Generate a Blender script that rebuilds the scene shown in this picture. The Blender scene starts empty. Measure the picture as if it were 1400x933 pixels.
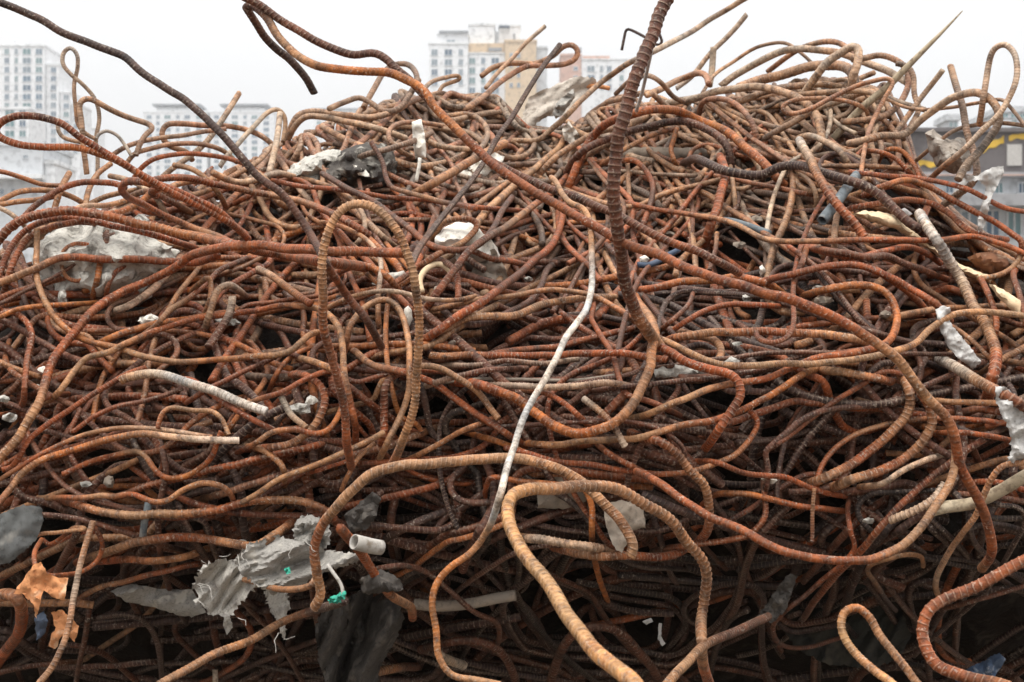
SKY_UP, SKY_S, SUN_E, EXPO, HAZE, N_DEEP, N_FILL = 3.0, .063, 1.5, 0.74, 0.0006, 820, 104
import bpy, bmesh, math, random
import numpy as np
from mathutils import Vector, Matrix, noise
from mathutils.geometry import delaunay_2d_cdt

SC = bpy.context.scene
COL = SC.collection
RNG = random.Random(11)
NR = np.random.default_rng(5)

# ------------------------------------------------------------------ camera
F_MM, SENS = 50.0, 36.0
KP = SENS / F_MM / 1400.0           # metres per photo pixel at one metre
CX, CY, CAMZ = 700.0, 466.5, 1.55
cam = bpy.data.cameras.new('camera'); co = bpy.data.objects.new('camera', cam); COL.objects.link(co)
co.location = (0, 0, CAMZ); co.rotation_euler = (math.radians(90), 0, 0)
cam.lens = F_MM; cam.sensor_width = SENS; cam.clip_start = .05; cam.clip_end = 6000
cam.dof.use_dof = True; cam.dof.focus_distance = 2.45; cam.dof.aperture_fstop = 11.0
SC.camera = co

def W(px, py, d):
    return np.stack([(np.asarray(px) - CX) * KP * d, np.asarray(d) + 0.0 * np.asarray(px),
                     CAMZ - (np.asarray(py) - CY) * KP * d], -1)

def w1(px, py, d):
    return Vector(((px - CX) * KP * d, d, CAMZ - (py - CY) * KP * d))

# ------------------------------------------------------------------ the heap's front surface
SIL = np.array([(-200,345),(0,318),(60,298),(130,275),(200,250),(300,225),(360,192),(420,165),(470,142),(520,125),(560,118),(620,112),
    (680,118),(720,160),(760,165),(810,140),(840,125),(880,128),(940,125),(980,118),(1040,104),(1100,94),(1160,92),(1200,108),(1225,150),(1240,190),
    (1260,240),(1300,290),(1350,325),(1400,350),(1600,372)], float)
DS = np.array([(-200,2.75),(0,2.9),(200,3.15),(400,3.6),(700,3.95),(1000,3.85),(1200,3.45),(1300,3.1),(1400,2.85),(1600,2.7)], float)
DF = 2.45
def sil(px): return np.interp(px, SIL[:,0], SIL[:,1])
def dist(px, py):
    px = np.asarray(px, float); py = np.asarray(py, float)
    s = sil(px)
    u = np.clip((py - s) / (933.0 - s), 0, 1.2)
    g = np.clip(1 - u / .52, 0, 1) ** 1.5
    d = DF + (np.interp(px, DS[:,0], DS[:,1]) - DF) * g
    d = d + 0.62 * np.clip((py - 725) / 200.0, 0, 1.3) ** 1.1
    return d + 0.05 * np.sin(px * .011 + 1) * np.sin(py * .013)

# ------------------------------------------------------------------ materials
def new_mat(name):
    m = bpy.data.materials.new(name); m.use_nodes = True
    nt = m.node_tree; b = nt.nodes['Principled BSDF']
    return m, nt, b
def N(nt, t, **kw):
    n = nt.nodes.new(t)
    for k, v in kw.items():
        if k in n.inputs: n.inputs[k].default_value = v
        else: setattr(n, k, v)
    return n
def mixc(nt, a, b, fac, mode='MIX'):
    n = nt.nodes.new('ShaderNodeMix'); n.data_type = 'RGBA'; n.blend_type = mode
    for s, v in ((6, a), (7, b), (0, fac)):
        if hasattr(v, 'links') or hasattr(v, 'is_linked'): nt.links.new(v, n.inputs[s])
        else: n.inputs[s].default_value = v if s == 0 else (*v, 1)
    return n.outputs[2]
def ramp(nt, inp, p0, p1, c0=0.0, c1=1.0):
    n = nt.nodes.new('ShaderNodeMapRange'); n.inputs[1].default_value = p0; n.inputs[2].default_value = p1
    n.inputs[3].default_value = c0; n.inputs[4].default_value = c1
    nt.links.new(inp, n.inputs[0]); return n.outputs[0]
def math_(nt, op, a, b):
    n = nt.nodes.new('ShaderNodeMath'); n.operation = op
    for i, v in enumerate((a, b)):
        if hasattr(v, 'is_linked'): nt.links.new(v, n.inputs[i])
        else: n.inputs[i].default_value = v
    return n.outputs[0]
def noise_(nt, vec, scale, detail=3, rough=.55):
    n = N(nt, 'ShaderNodeTexNoise', Scale=scale, Detail=detail, Roughness=rough); nt.links.new(vec, n.inputs['Vector'])
    return n.outputs['Fac']

def bar_material():
    m, nt, b = new_mat('rusted_steel')
    tc = nt.nodes.new('ShaderNodeTexCoord'); P = tc.outputs['Object']
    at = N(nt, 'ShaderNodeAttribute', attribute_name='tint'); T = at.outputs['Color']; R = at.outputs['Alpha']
    n1 = noise_(nt, P, 38, 6, .7); n2 = noise_(nt, P, 12, 4); n3 = noise_(nt, P, 190, 2); n4 = noise_(nt, P, 95, 5, .7)
    warm = mixc(nt, T, (1.14, .95, .78), 1.0, 'MULTIPLY'); cool = mixc(nt, T, (.82, .80, .80), 1.0, 'MULTIPLY')
    c = mixc(nt, cool, warm, ramp(nt, n2, .38, .62))
    n = nt.nodes.new('ShaderNodeMix'); n.data_type = 'RGBA'; n.blend_type = 'MULTIPLY'; n.inputs[0].default_value = 1
    g = nt.nodes.new('ShaderNodeCombineColor'); v = ramp(nt, n1, .36, .64, .38, 1.5)
    for i in range(3): nt.links.new(v, g.inputs[i])
    nt.links.new(c, n.inputs[6]); nt.links.new(g.outputs[0], n.inputs[7]); c = n.outputs[2]
    # flaked patches of darker scale
    n5 = noise_(nt, P, 24, 7, .78)
    c = mixc(nt, c, mixc(nt, c, (.42, .36, .36), 1.0, 'MULTIPLY'), math_(nt, 'MULTIPLY', ramp(nt, n5, .52, .58), .75))
    # worn, dusty rib crests, their catch of light and groove shade painted in too
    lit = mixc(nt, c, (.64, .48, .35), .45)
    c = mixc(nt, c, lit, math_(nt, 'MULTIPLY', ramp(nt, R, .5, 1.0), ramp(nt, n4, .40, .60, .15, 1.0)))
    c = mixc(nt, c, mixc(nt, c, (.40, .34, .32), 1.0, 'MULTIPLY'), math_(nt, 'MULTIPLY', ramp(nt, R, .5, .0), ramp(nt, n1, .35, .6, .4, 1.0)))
    # old concrete and lime specks stuck to the steel
    sp = math_(nt, 'MULTIPLY', ramp(nt, n3, .60, .66), ramp(nt, n2, .36, .60))
    c = mixc(nt, c, mixc(nt, T, (.72, .60, .48), .6), math_(nt, 'MULTIPLY', sp, .62))
    # dark scale
    c = mixc(nt, c, (.035, .022, .018), math_(nt, 'MULTIPLY', ramp(nt, n4, .56, .70), .7))
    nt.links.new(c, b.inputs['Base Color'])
    b.inputs['Roughness'].default_value = .62; b.inputs['Specular IOR Level'].default_value = .38
    bp = N(nt, 'ShaderNodeBump', Strength=.8, Distance=.002)
    nt.links.new(math_(nt, 'ADD', n4, math_(nt, 'MULTIPLY', n3, .5)), bp.inputs['Height']); nt.links.new(bp.outputs[0], b.inputs['Normal'])
    return m
BAR = bar_material()

def rough_mat(name, c0, c1, scale=12, spots=None, bump=.5, bdist=.004, rough=.9, fine=90):
    m, nt, b = new_mat(name)
    tc = nt.nodes.new('ShaderNodeTexCoord'); P = tc.outputs['Object']
    n1 = noise_(nt, P, scale, 5, .6); n2 = noise_(nt, P, fine, 4, .65)
    c = mixc(nt, c0, c1, ramp(nt, n1, .35, .65))
    k = mixc(nt, c, (.6, .6, .6), 1.0, 'MULTIPLY')
    c = mixc(nt, c, k, ramp(nt, n2, .5, .68))
    if spots: c = mixc(nt, c, spots, ramp(nt, noise_(nt, P, scale * 2.3, 3), .56, .66))
    nt.links.new(c, b.inputs['Base Color']); b.inputs['Roughness'].default_value = rough
    b.inputs['Specular IOR Level'].default_value = .25
    bp = N(nt, 'ShaderNodeBump', Strength=bump, Distance=bdist)
    nt.links.new(math_(nt, 'ADD', n1, math_(nt, 'MULTIPLY', n2, .6)), bp.inputs['Height']); nt.links.new(bp.outputs[0], b.inputs['Normal'])
    return m
M_CONC = rough_mat('pale_concrete', (.60, .57, .51), (.42, .40, .355), 16, (.20, .185, .16), .9, .012)
M_CONCW = rough_mat('white_plaster', (.80, .77, .70), (.66, .61, .52), 14)
M_DARK = rough_mat('dark_rock', (.055, .048, .043), (.12, .105, .09), 14, (.3, .28, .24), .9, .012)
M_STONE = rough_mat('grey_brown_stone', (.36, .31, .26), (.22, .185, .155), 18, (.42, .38, .33), .8, .008)
M_SHEET = rough_mat('cement_sheet', (.56, .50, .43), (.44, .39, .33), 12, (.26, .22, .18), .5, .004)
M_CREAM = rough_mat('cream_foam', (.74, .58, .38), (.66, .48, .30), 9, None, .3, .003)
M_GREY = rough_mat('grey_fabric', (.34, .32, .29), (.25, .235, .21), 16, (.42, .39, .34), .6, .003, fine=240)
M_PALEF = rough_mat('pale_torn_fabric', (.50, .47, .42), (.37, .345, .305), 18, (.24, .22, .2), .7, .003, fine=260)
M_DKF = rough_mat('dark_fabric', (.10, .088, .077), (.062, .055, .049), 12, (.14, .122, .104), .6, .003, fine=200)
M_SLATE = rough_mat('slate_sheet', (.14, .145, .14), (.10, .10, .098), 10, (.2, .19, .17), .4, .002)
M_OLIVE = rough_mat('olive_tarpaulin', (.040, .038, .030), (.024, .022, .019), 8, (.055, .047, .035), .4, .004)
M_ORG = rough_mat('orange_paper', (.62, .28, .12), (.52, .22, .095), 16, (.66, .40, .24), .4, .002)
M_BLUE = rough_mat('blue_denim', (.055, .085, .15), (.11, .15, .22), 20, (.3, .33, .38), .5, .002)
M_NAVY = rough_mat('dark_blue_plastic', (.05, .07, .11), (.08, .10, .14), 20, None, .3, .001, .5)
M_PIPE = rough_mat('grey_pipe', (.15, .17, .18), (.10, .115, .125), 18, (.22, .22, .21), .3, .001, .55)
M_PVC = rough_mat('white_pipe', (.46, .43, .39), (.33, .30, .26), 24, (.2, .16, .12), .3, .001, .6)
M_WOOD = rough_mat('pale_wood', (.50, .41, .29), (.34, .27, .18), 26, (.2, .15, .10), .5, .002)
M_WPL = rough_mat('white_plastic', (.58, .565, .54), (.42, .40, .375), 22, None, .4, .002, .6)
M_GREEN = rough_mat('green_cord', (.05, .36, .25), (.04, .27, .2), 40, None, .6, .001)
M_PLATE = rough_mat('beige_board', (.34, .28, .22), (.26, .21, .165), 9, (.26, .22, .18), .3, .002)
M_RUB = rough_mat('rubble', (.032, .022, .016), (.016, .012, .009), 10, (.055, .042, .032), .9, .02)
M_SOIL = rough_mat('soil', (.16, .13, .10), (.11, .09, .07), 2, (.2, .17, .14), .6, .02)
M_RUSTPL = rough_mat('rusted_plate', (.24, .11, .055), (.15, .065, .035), 14, (.34, .22, .14), .6, .002)

# ------------------------------------------------------------------ helpers
def mesh_np(name, V, Q, mat, tint=None, extra=None, origin=None):
    """mesh from numpy verts and quads plus optional n-gons"""
    me = bpy.data.meshes.new(name)
    if origin is None: origin = V.mean(0)
    V = V - origin
    ex = extra or []
    nl = Q.size + sum(len(e) for e in ex)
    me.vertices.add(len(V)); me.vertices.foreach_set('co', V.astype(np.float32).ravel())
    me.loops.add(nl); me.polygons.add(len(Q) + len(ex))
    li = np.concatenate([Q.ravel()] + [np.asarray(e) for e in ex]).astype(np.int32)
    me.loops.foreach_set('vertex_index', li)
    tot = np.concatenate([np.full(len(Q), 4), [len(e) for e in ex]]).astype(np.int32)
    st = np.concatenate([[0], np.cumsum(tot)[:-1]]).astype(np.int32)
    me.polygons.foreach_set('loop_start', st)
    me.polygons.foreach_set('use_smooth', np.ones(len(tot), bool))
    me.update(calc_edges=True)
    if tint is not None:
        a = me.color_attributes.new('tint', 'FLOAT_COLOR', 'POINT'); a.data.foreach_set('color', tint.astype(np.float32).ravel())
    me.materials.append(mat)
    o = bpy.data.objects.new(name, me); o.location = origin; COL.objects.link(o)
    return o

def tag(o, label=None, cat=None, group=None, kind=None):
    if label: o['label'] = label
    if cat: o['category'] = cat
    if group: o['group'] = group
    if kind: o['kind'] = kind
    return o
def empty(name, loc, rz=0):
    o = bpy.data.objects.new(name, None); COL.objects.link(o); o.location = loc; o.rotation_euler.z = rz; return o
def parent(o, p):
    o.parent = p; o.matrix_parent_inverse = Matrix.Identity(4)
    o.location = Vector(o.location) - Vector(p.location); return o

def gauss(a, s):
    if s <= 0 or len(a) < 3: return a
    n = int(3 * s) + 1; n = min(n, len(a) - 1)
    k = np.exp(-.5 * (np.arange(-n, n + 1) / s) ** 2); k /= k.sum()
    lo = 2 * a[:1] - a[1:n + 1][::-1]; hi = 2 * a[-1:] - a[-n - 1:-1][::-1]
    e = np.concatenate([lo, a, hi])
    if e.ndim == 1: return np.convolve(e, k, 'valid')
    return np.stack([np.convolve(e[:, i], k, 'valid') for i in range(e.shape[1])], -1)

def spline(pts, step=3.0, sm=1.2):
    P = np.asarray(pts, float)
    if len(P) == 2: P = np.array([P[0], (P[0] + P[1]) / 2, P[1]])
    L = np.linalg.norm(np.diff(P, axis=0), axis=1); L = np.maximum(L, .5)
    t = np.concatenate([[0], np.cumsum(L ** .5)])
    m = np.zeros_like(P)
    d = np.diff(P, axis=0) / np.diff(t)[:, None]
    m[0], m[-1] = d[0], d[-1]
    h = np.diff(t)[:, None]
    m[1:-1] = (d[:-1] * h[1:] + d[1:] * h[:-1]) / (h[1:] + h[:-1])
    out = []
    for i in range(len(P) - 1):
        n = max(2, int(L[i] / 1.0)); s = np.linspace(0, 1, n, endpoint=False)[:, None]; hh = t[i + 1] - t[i]
        out.append((2*s**3-3*s**2+1)*P[i] + (s**3-2*s**2+s)*hh*m[i] + (-2*s**3+3*s**2)*P[i+1] + (s**3-s**2)*hh*m[i+1])
    out = np.concatenate(out + [P[-1:]])
    return resample(gauss(resample(out, 1.5), sm), step)

def resample(P, step, n=None):
    L = np.concatenate([[0], np.cumsum(np.linalg.norm(np.diff(P, axis=0), axis=1))])
    n = n or max(4, int(L[-1] / step) + 1); s = np.linspace(0, L[-1], n)
    return np.stack([np.interp(s, L, P[:, i]) for i in range(P.shape[1])], -1)

# ------------------------------------------------------------------ ribbed bars
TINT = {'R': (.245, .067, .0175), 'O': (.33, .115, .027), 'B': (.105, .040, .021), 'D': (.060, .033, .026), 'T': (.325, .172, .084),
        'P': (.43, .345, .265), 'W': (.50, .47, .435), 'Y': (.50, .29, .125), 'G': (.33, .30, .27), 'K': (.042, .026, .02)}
def tube_arrays(P, rad, cols, h, nseg=10, pitch=.56, per=4, long_rib=True, taper=None, rng=RNG):
    """ribbed tube round a world polyline: verts, quads, tint, caps"""
    Ls = np.concatenate([[0], np.cumsum(np.linalg.norm(np.diff(P, axis=0), axis=1))]); L = Ls[-1]
    pt = max(pitch * rng.uniform(.95, 1.25) * 2 * rad, .004)
    if h > 0:
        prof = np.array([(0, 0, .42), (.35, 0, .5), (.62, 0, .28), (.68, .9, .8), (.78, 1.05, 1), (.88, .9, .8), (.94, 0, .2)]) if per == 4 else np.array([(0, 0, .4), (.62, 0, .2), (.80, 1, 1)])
        nr = max(2, int(L / pt))
        s = (np.arange(nr)[:, None] + prof[None, :, 0]).ravel() * (L / nr); hh = np.tile(prof[:, 1], nr); ra = np.tile(prof[:, 2], nr)
        s = np.append(s, L); hh = np.append(hh, 0); ra = np.append(ra, .5)
        hh[:1] = 0
    else:
        s = np.linspace(0, L, max(4, int(L / .006))); hh = np.zeros(len(s)); ra = np.full(len(s), .5)
    C = np.stack([np.interp(s, Ls, P[:, i]) for i in range(3)], -1)
    T = np.gradient(gauss(C, 2.0), axis=0); T /= np.linalg.norm(T, axis=1)[:, None] + 1e-9
    # parallel transport
    n0 = np.cross(T[0], [0.1, 1, .2]); n0 /= np.linalg.norm(n0)
    Nn = np.zeros_like(T); Nn[0] = n0
    for i in range(1, len(T)):
        v = Nn[i - 1] - T[i] * np.dot(Nn[i - 1], T[i]); Nn[i] = v / (np.linalg.norm(v) + 1e-9)
    B = np.cross(T, Nn)
    a0 = rng.random() * 6.28
    a = np.arange(nseg) * 2 * math.pi / nseg + a0
    rr = np.ones(nseg)
    lr = np.zeros(nseg)
    if long_rib and nseg >= 8:
        lr[0] = lr[nseg // 2] = 1
    # ribs fade near the long ribs
    amp = h * 1.5 * (1 - .6 * lr)
    R = rad * (1 + hh[:, None] * amp[None, :] + (lr * max(h, .03) * 1.3)[None, :])
    wob = 1 + .035 * np.array([noise.noise(Vector((x * 23, a0 * 9, 0))) for x in s])
    R = R * wob[:, None]
    if taper is not None: R = R * np.interp(s / L, np.linspace(0, 1, len(taper)), taper)[:, None]
    V = C[:, None, :] + R[..., None] * (np.cos(a)[None, :, None] * Nn[:, None, :] + np.sin(a)[None, :, None] * B[:, None, :])
    if h > 0:
        sl = rng.uniform(-.32, .32); V = V + (sl * rad * np.cos(a - a0))[None, :, None] * T[:, None, :]
    n = len(s); V = V.reshape(-1, 3)
    i = np.arange(n - 1)[:, None] * nseg; j = np.arange(nseg)[None, :]; j2 = (j + 1) % nseg
    Q = np.stack([i + j, i + j2, i + nseg + j2, i + nseg + j], -1).reshape(-1, 4)
    cc = np.array([TINT[c] for c in cols]) if isinstance(cols, str) else np.asarray(cols)
    if len(cc) == 1: cc = np.repeat(cc, 2, 0)
    x = np.linspace(0, 1, len(cc)); u = s / L
    u2 = np.clip(u + .03 * np.array([noise.noise(Vector((q * 9, 3.3, a0))) for q in s]), 0, 1)
    tc = np.stack([np.interp(u2, x, cc[:, k]) for k in range(3)], -1)
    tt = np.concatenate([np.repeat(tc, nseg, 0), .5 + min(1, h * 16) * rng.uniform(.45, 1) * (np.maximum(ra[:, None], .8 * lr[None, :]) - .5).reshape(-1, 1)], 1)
    caps = [list(range(nseg))[::-1], list(range((n - 1) * nseg, n * nseg))]
    return V, Q, tt, caps

# screen-free bookkeeping of what lies in front, so that bars are laid on one another
CELL = 3.0; GX0, GY0 = -120.0, -90.0; GW, GH = int(1640 / CELL), int(1150 / CELL)
gx, gy = np.meshgrid(GX0 + (np.arange(GW) + .5) * CELL, GY0 + (np.arange(GH) + .5) * CELL)
BUF = dist(gx, gy); BUF[gy < sil(gx)] = 9.0
BASE = dist(gx, gy)

def disc_idx(px, py, rpx):
    n = int(math.ceil(rpx / CELL)); i = int((px - GX0) / CELL); j = int((py - GY0) / CELL)
    return slice(max(j - n, 0), max(min(j + n + 1, GH), 0)), slice(max(i - n, 0), max(min(i + n + 1, GW), 0))
def lay(px, py, rpx, rm, stiff=9, maxlift=.6):
    """depth along a path so that it rests on what is already there"""
    tgt = np.empty(len(px))
    for k in range(len(px)):
        sl = disc_idx(px[k], py[k], rpx)
        b = BUF[sl]
        v = b.min() if b.size else 9.
        base = float(dist(px[k], py[k]))
        tgt[k] = min(v, base) - rm
        tgt[k] = max(tgt[k], base - maxlift)
    n = 4
    e = np.pad(tgt, n, mode='edge')
    mn = np.min(np.stack([e[i:i + len(tgt)] for i in range(2 * n + 1)]), 0)
    return gauss(mn, min(stiff, max(1, len(mn) / 4)))
def stamp(px, py, d, rpx, rm):
    for k in range(len(px)):
        sl = disc_idx(px[k], py[k], rpx)
        BUF[sl] = np.minimum(BUF[sl], d[k] - rm * .9)

def jit(cols, amt=.14, rng=RNG):
    f = 1 + rng.uniform(-amt, amt); g = rng.uniform(-.07, .07)
    c = np.array([TINT[x] for x in cols]) * f
    c[:, 1] *= 1 + g; c[:, 2] *= 1 + 1.5 * g
    return c

GROUP = 'reinforcing bars in the scrap heap'
def add_bar(pts, wpx, cols, h, label, dep=None, maxlift=.6, soft=None, nseg=10, per=4, taper=None, name='steel_bar', rng=RNG, smooth=1.2, bury=(0, 0), dust=0.):
    P = spline(pts, 3.0, smooth)
    if wpx > 4.5:
        ph = rng.random() * 50; wv = np.array([(noise.noise(Vector((k * .075, ph, 0))), noise.noise(Vector((k * .075, ph, 7)))) for k in range(len(P))])
        P = P + wv * min(2.2, wpx * .2)
    px, py = P[:, 0], P[:, 1]
    if dep is None:
        d0 = float(np.mean(dist(px, py))); rm = wpx * KP * d0 / 2
        d = lay(px, py, wpx / 2, rm, maxlift=maxlift)
        if soft is not None: d = soft[0] * d + (1 - soft[0]) * (dist(px, py) - rm + soft[1])
        rm = wpx * KP * float(np.mean(d)) / 2
    else:
        L = np.concatenate([[0], np.cumsum(np.hypot(np.diff(px), np.diff(py)))]); u = L / L[-1]
        d = gauss(np.interp(u, np.linspace(0, 1, len(dep)), dep), 10)
        rm = wpx * KP * (dep[0] if wpx > 20 else float(np.mean(d))) / 2
        d = np.minimum(d, lay(px, py, wpx / 2, rm, maxlift=.9))
        d = gauss(d, 6)
    rm = wpx * KP * (float(d[0]) if wpx > 20 else float(np.mean(d))) / 2 / (1 + 1.3 * h)
    d = d + .006 * np.array([noise.noise(Vector((k * .06, 3.1, wpx))) for k in range(len(px))])
    u = np.arange(len(px)) * 3.0; L = u[-1]
    for e, amt in ((u, bury[0]), (L - u, bury[1])):
        if amt: d = d + amt * np.clip(1 - e / min(46., L * .3), 0, 1) ** 1.6
    stamp(px, py, d, wpx / 2, rm)
    V, Q, tt, caps = tube_arrays(W(px, py, d), rm, jit(cols, rng=rng) * (1 - dust) + np.array((.395, .325, .245)) * dust, h, nseg, pitch=.70 if wpx > 20 else .56, per=per, taper=taper, rng=rng)
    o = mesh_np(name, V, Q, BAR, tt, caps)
    tag(o, label, 'rebar', GROUP)
    return o

# ------------------------------------------------------------------ loose debris with real thickness
def inside(poly, x, y):
    c = False; n = len(poly)
    for i in range(n):
        x1, y1 = poly[i]; x2, y2 = poly[i - 1]
        if (y1 > y) != (y2 > y) and x < (x2 - x1) * (y - y1) / (y2 - y1) + x1: c = not c
    return c
def edge_d(poly, x, y):
    p = np.asarray(poly); q = np.roll(p, -1, 0); v = q - p; w = np.array([x, y]) - p
    t = np.clip((w * v).sum(1) / ((v * v).sum(1) + 1e-9), 0, 1)
    return float(np.min(np.linalg.norm(w - t[:, None] * v, axis=1)))
def blob(name, poly, mat, off, thick, bulge, wr, wrs, label, cat, step=5, ragged=0., tilt=(0, 0), dep=None, seed=0, flat=False, group=None, fold=None, par=None):
    """closed solid with the given outline: its front bulges toward the viewer, its back away"""
    rng = random.Random(seed + len(poly) * 7)
    B = []
    for i in range(len(poly)):
        a, b = poly[i], poly[(i + 1) % len(poly)]; L = math.dist(a, b); n = max(1, int(L / step))
        for k in range(n):
            t = k / n; q = ragged if k else ragged * .5
            B.append((a[0] + (b[0] - a[0]) * t + rng.gauss(0, q), a[1] + (b[1] - a[1]) * t + rng.gauss(0, q)))
    xs = [p[0] for p in B]; ys = [p[1] for p in B]
    pts = list(B); y = min(ys) + step / 2
    while y < max(ys):
        x = min(xs) + step / 2
        while x < max(xs):
            X, Y = x + rng.uniform(-.3, .3) * step, y + rng.uniform(-.3, .3) * step
            if inside(B, X, Y) and edge_d(B, X, Y) > step * .55: pts.append((X, Y))
            x += step
        y += step * .9
    nb = len(B)
    r = delaunay_2d_cdt([Vector(p) for p in pts], [], [list(range(nb))], 1, 1e-4)
    vs, fs = r[0], r[2]
    cx, cy = sum(xs) / nb, sum(ys) / nb
    d0 = dep if dep is not None else float(dist(cx, cy)) + off
    mx = max(edge_d(B, p[0], p[1]) for p in pts[nb:]) if len(pts) > nb else 1
    bm = bmesh.new(); fr, bk = [], []
    for v in vs:
        e = edge_d(B, v.x, v.y); onb = e < .05
        f = math.sin(min(1, e / mx) * math.pi / 2) ** .75
        q = Vector((v.x / wrs, v.y / wrs, seed * 3.7))
        if fold: q = Vector(((v.x * fold[0] + v.y * fold[1]) / wrs, (v.x * -fold[1] + v.y * fold[0]) / (wrs * 4), seed * 3.7))
        nz = noise.fractal(q, 1.0, 2.0, 4)
        if fold or flat == 'cloth': nz = .95 * noise.noise(q * .8) + .55 * (.35 - abs(noise.noise(q * 1.3 + Vector((4, 1, 2))))) + .16 * noise.noise(q * 4.1)
        if flat == 'rock': nz = .6 * nz + .8 * (noise.voronoi(q * 1.3)[0][0] - .35)
        dd = d0 + tilt[0] * (v.x - cx) + tilt[1] * (v.y - cy) + wr * nz
        z0 = dd - bulge * f - thick / 2; z1 = dd + bulge * f * .8 + thick / 2
        # project so that the outline keeps its place in the heap
        fr.append(bm.verts.new(w1(v.x, v.y, z0)))
        bk.append(bm.verts.new(w1(v.x, v.y, d0) + (w1(v.x, v.y, z1) - w1(v.x, v.y, d0)) if onb else w1(cx + (v.x - cx) * .97, cy + (v.y - cy) * .97, z1)))
    edge_count = {}
    for f in fs:
        try:
            bm.faces.new([fr[i] for i in f]); bm.faces.new([bk[i] for i in reversed(f)])
        except ValueError: continue
        for i in range(len(f)):
            k = (f[i], f[(i + 1) % len(f)]); edge_count[k] = 1
    for (a, b) in list(edge_count):
        if (b, a) not in edge_count:
            try: bm.faces.new([fr[b], fr[a], bk[a], bk[b]])
            except ValueError: pass
    bmesh.ops.recalc_face_normals(bm, faces=bm.faces)
    for f in bm.faces: f.smooth = flat != 'rock' or rng.random() < .35
    org = w1(cx, cy, d0)
    bmesh.ops.translate(bm, verts=bm.verts, vec=-org)
    me = bpy.data.meshes.new(name); bm.to_mesh(me); bm.free(); me.materials.append(mat)
    me.set_sharp_from_angle(angle=math.radians(48))
    o = bpy.data.objects.new(name, me); o.location = org; COL.objects.link(o)
    if par: parent(o, par)
    else: tag(o, label, cat, group)
    # note what now lies in front
    for py in np.arange(min(ys), max(ys), CELL):
        for px in np.arange(min(xs), max(xs), CELL):
            if inside(B, px, py):
                j, i = int((py - GY0) / CELL), int((px - GX0) / CELL)
                if 0 <= j < GH and 0 <= i < GW: BUF[j, i] = min(BUF[j, i], d0 - bulge - thick / 2 + .5 * wr)
    return o

def pipe(name, pts, wpx, mat, label, cat, off=0., dep=None, wall=None, flatten=1.0, taper=None, par=None):
    """plain tube; with wall it is hollow at both ends"""
    P = spline(pts, 3, 1.0); px, py = P[:, 0], P[:, 1]
    if dep is None:
        rm = wpx * KP * float(np.mean(dist(px, py))) / 2; d = lay(px, py, wpx / 2, rm) + off
    else:
        d = np.interp(np.linspace(0, 1, len(px)), np.linspace(0, 1, len(dep)), dep); rm = wpx * KP * float(np.mean(d)) / 2
    stamp(px, py, d, wpx / 2, rm)
    C = resample(W(px, py, d), .008)
    if not wall:
        V, Q, tt, caps = tube_arrays(C, rm, 'P', 0, 12, long_rib=False, taper=taper)
        o = mesh_np(name, V, Q, mat, None, caps)
    else:
        V, Q, tt, caps = tube_arrays(C, rm, 'P', 0, 16, long_rib=False, rng=random.Random(1))
        V2, Q2, _, c2 = tube_arrays(C, rm * (1 - wall), 'P', 0, 16, long_rib=False, rng=random.Random(1))
        n = len(V); k = 16
        rim = [[(i + 1) % k, i, n + i, n + (i + 1) % k] for i in range(k)]
        b = n - k; rim += [[b + i, b + (i + 1) % k, n + b + (i + 1) % k, n + b + i] for i in range(k)]
        o = mesh_np(name, np.concatenate([V, V2]), np.concatenate([Q, Q2[:, ::-1] + n, np.array(rim)]), mat)
    if par: parent(o, par)
    else: tag(o, label, cat)
    return o
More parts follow.
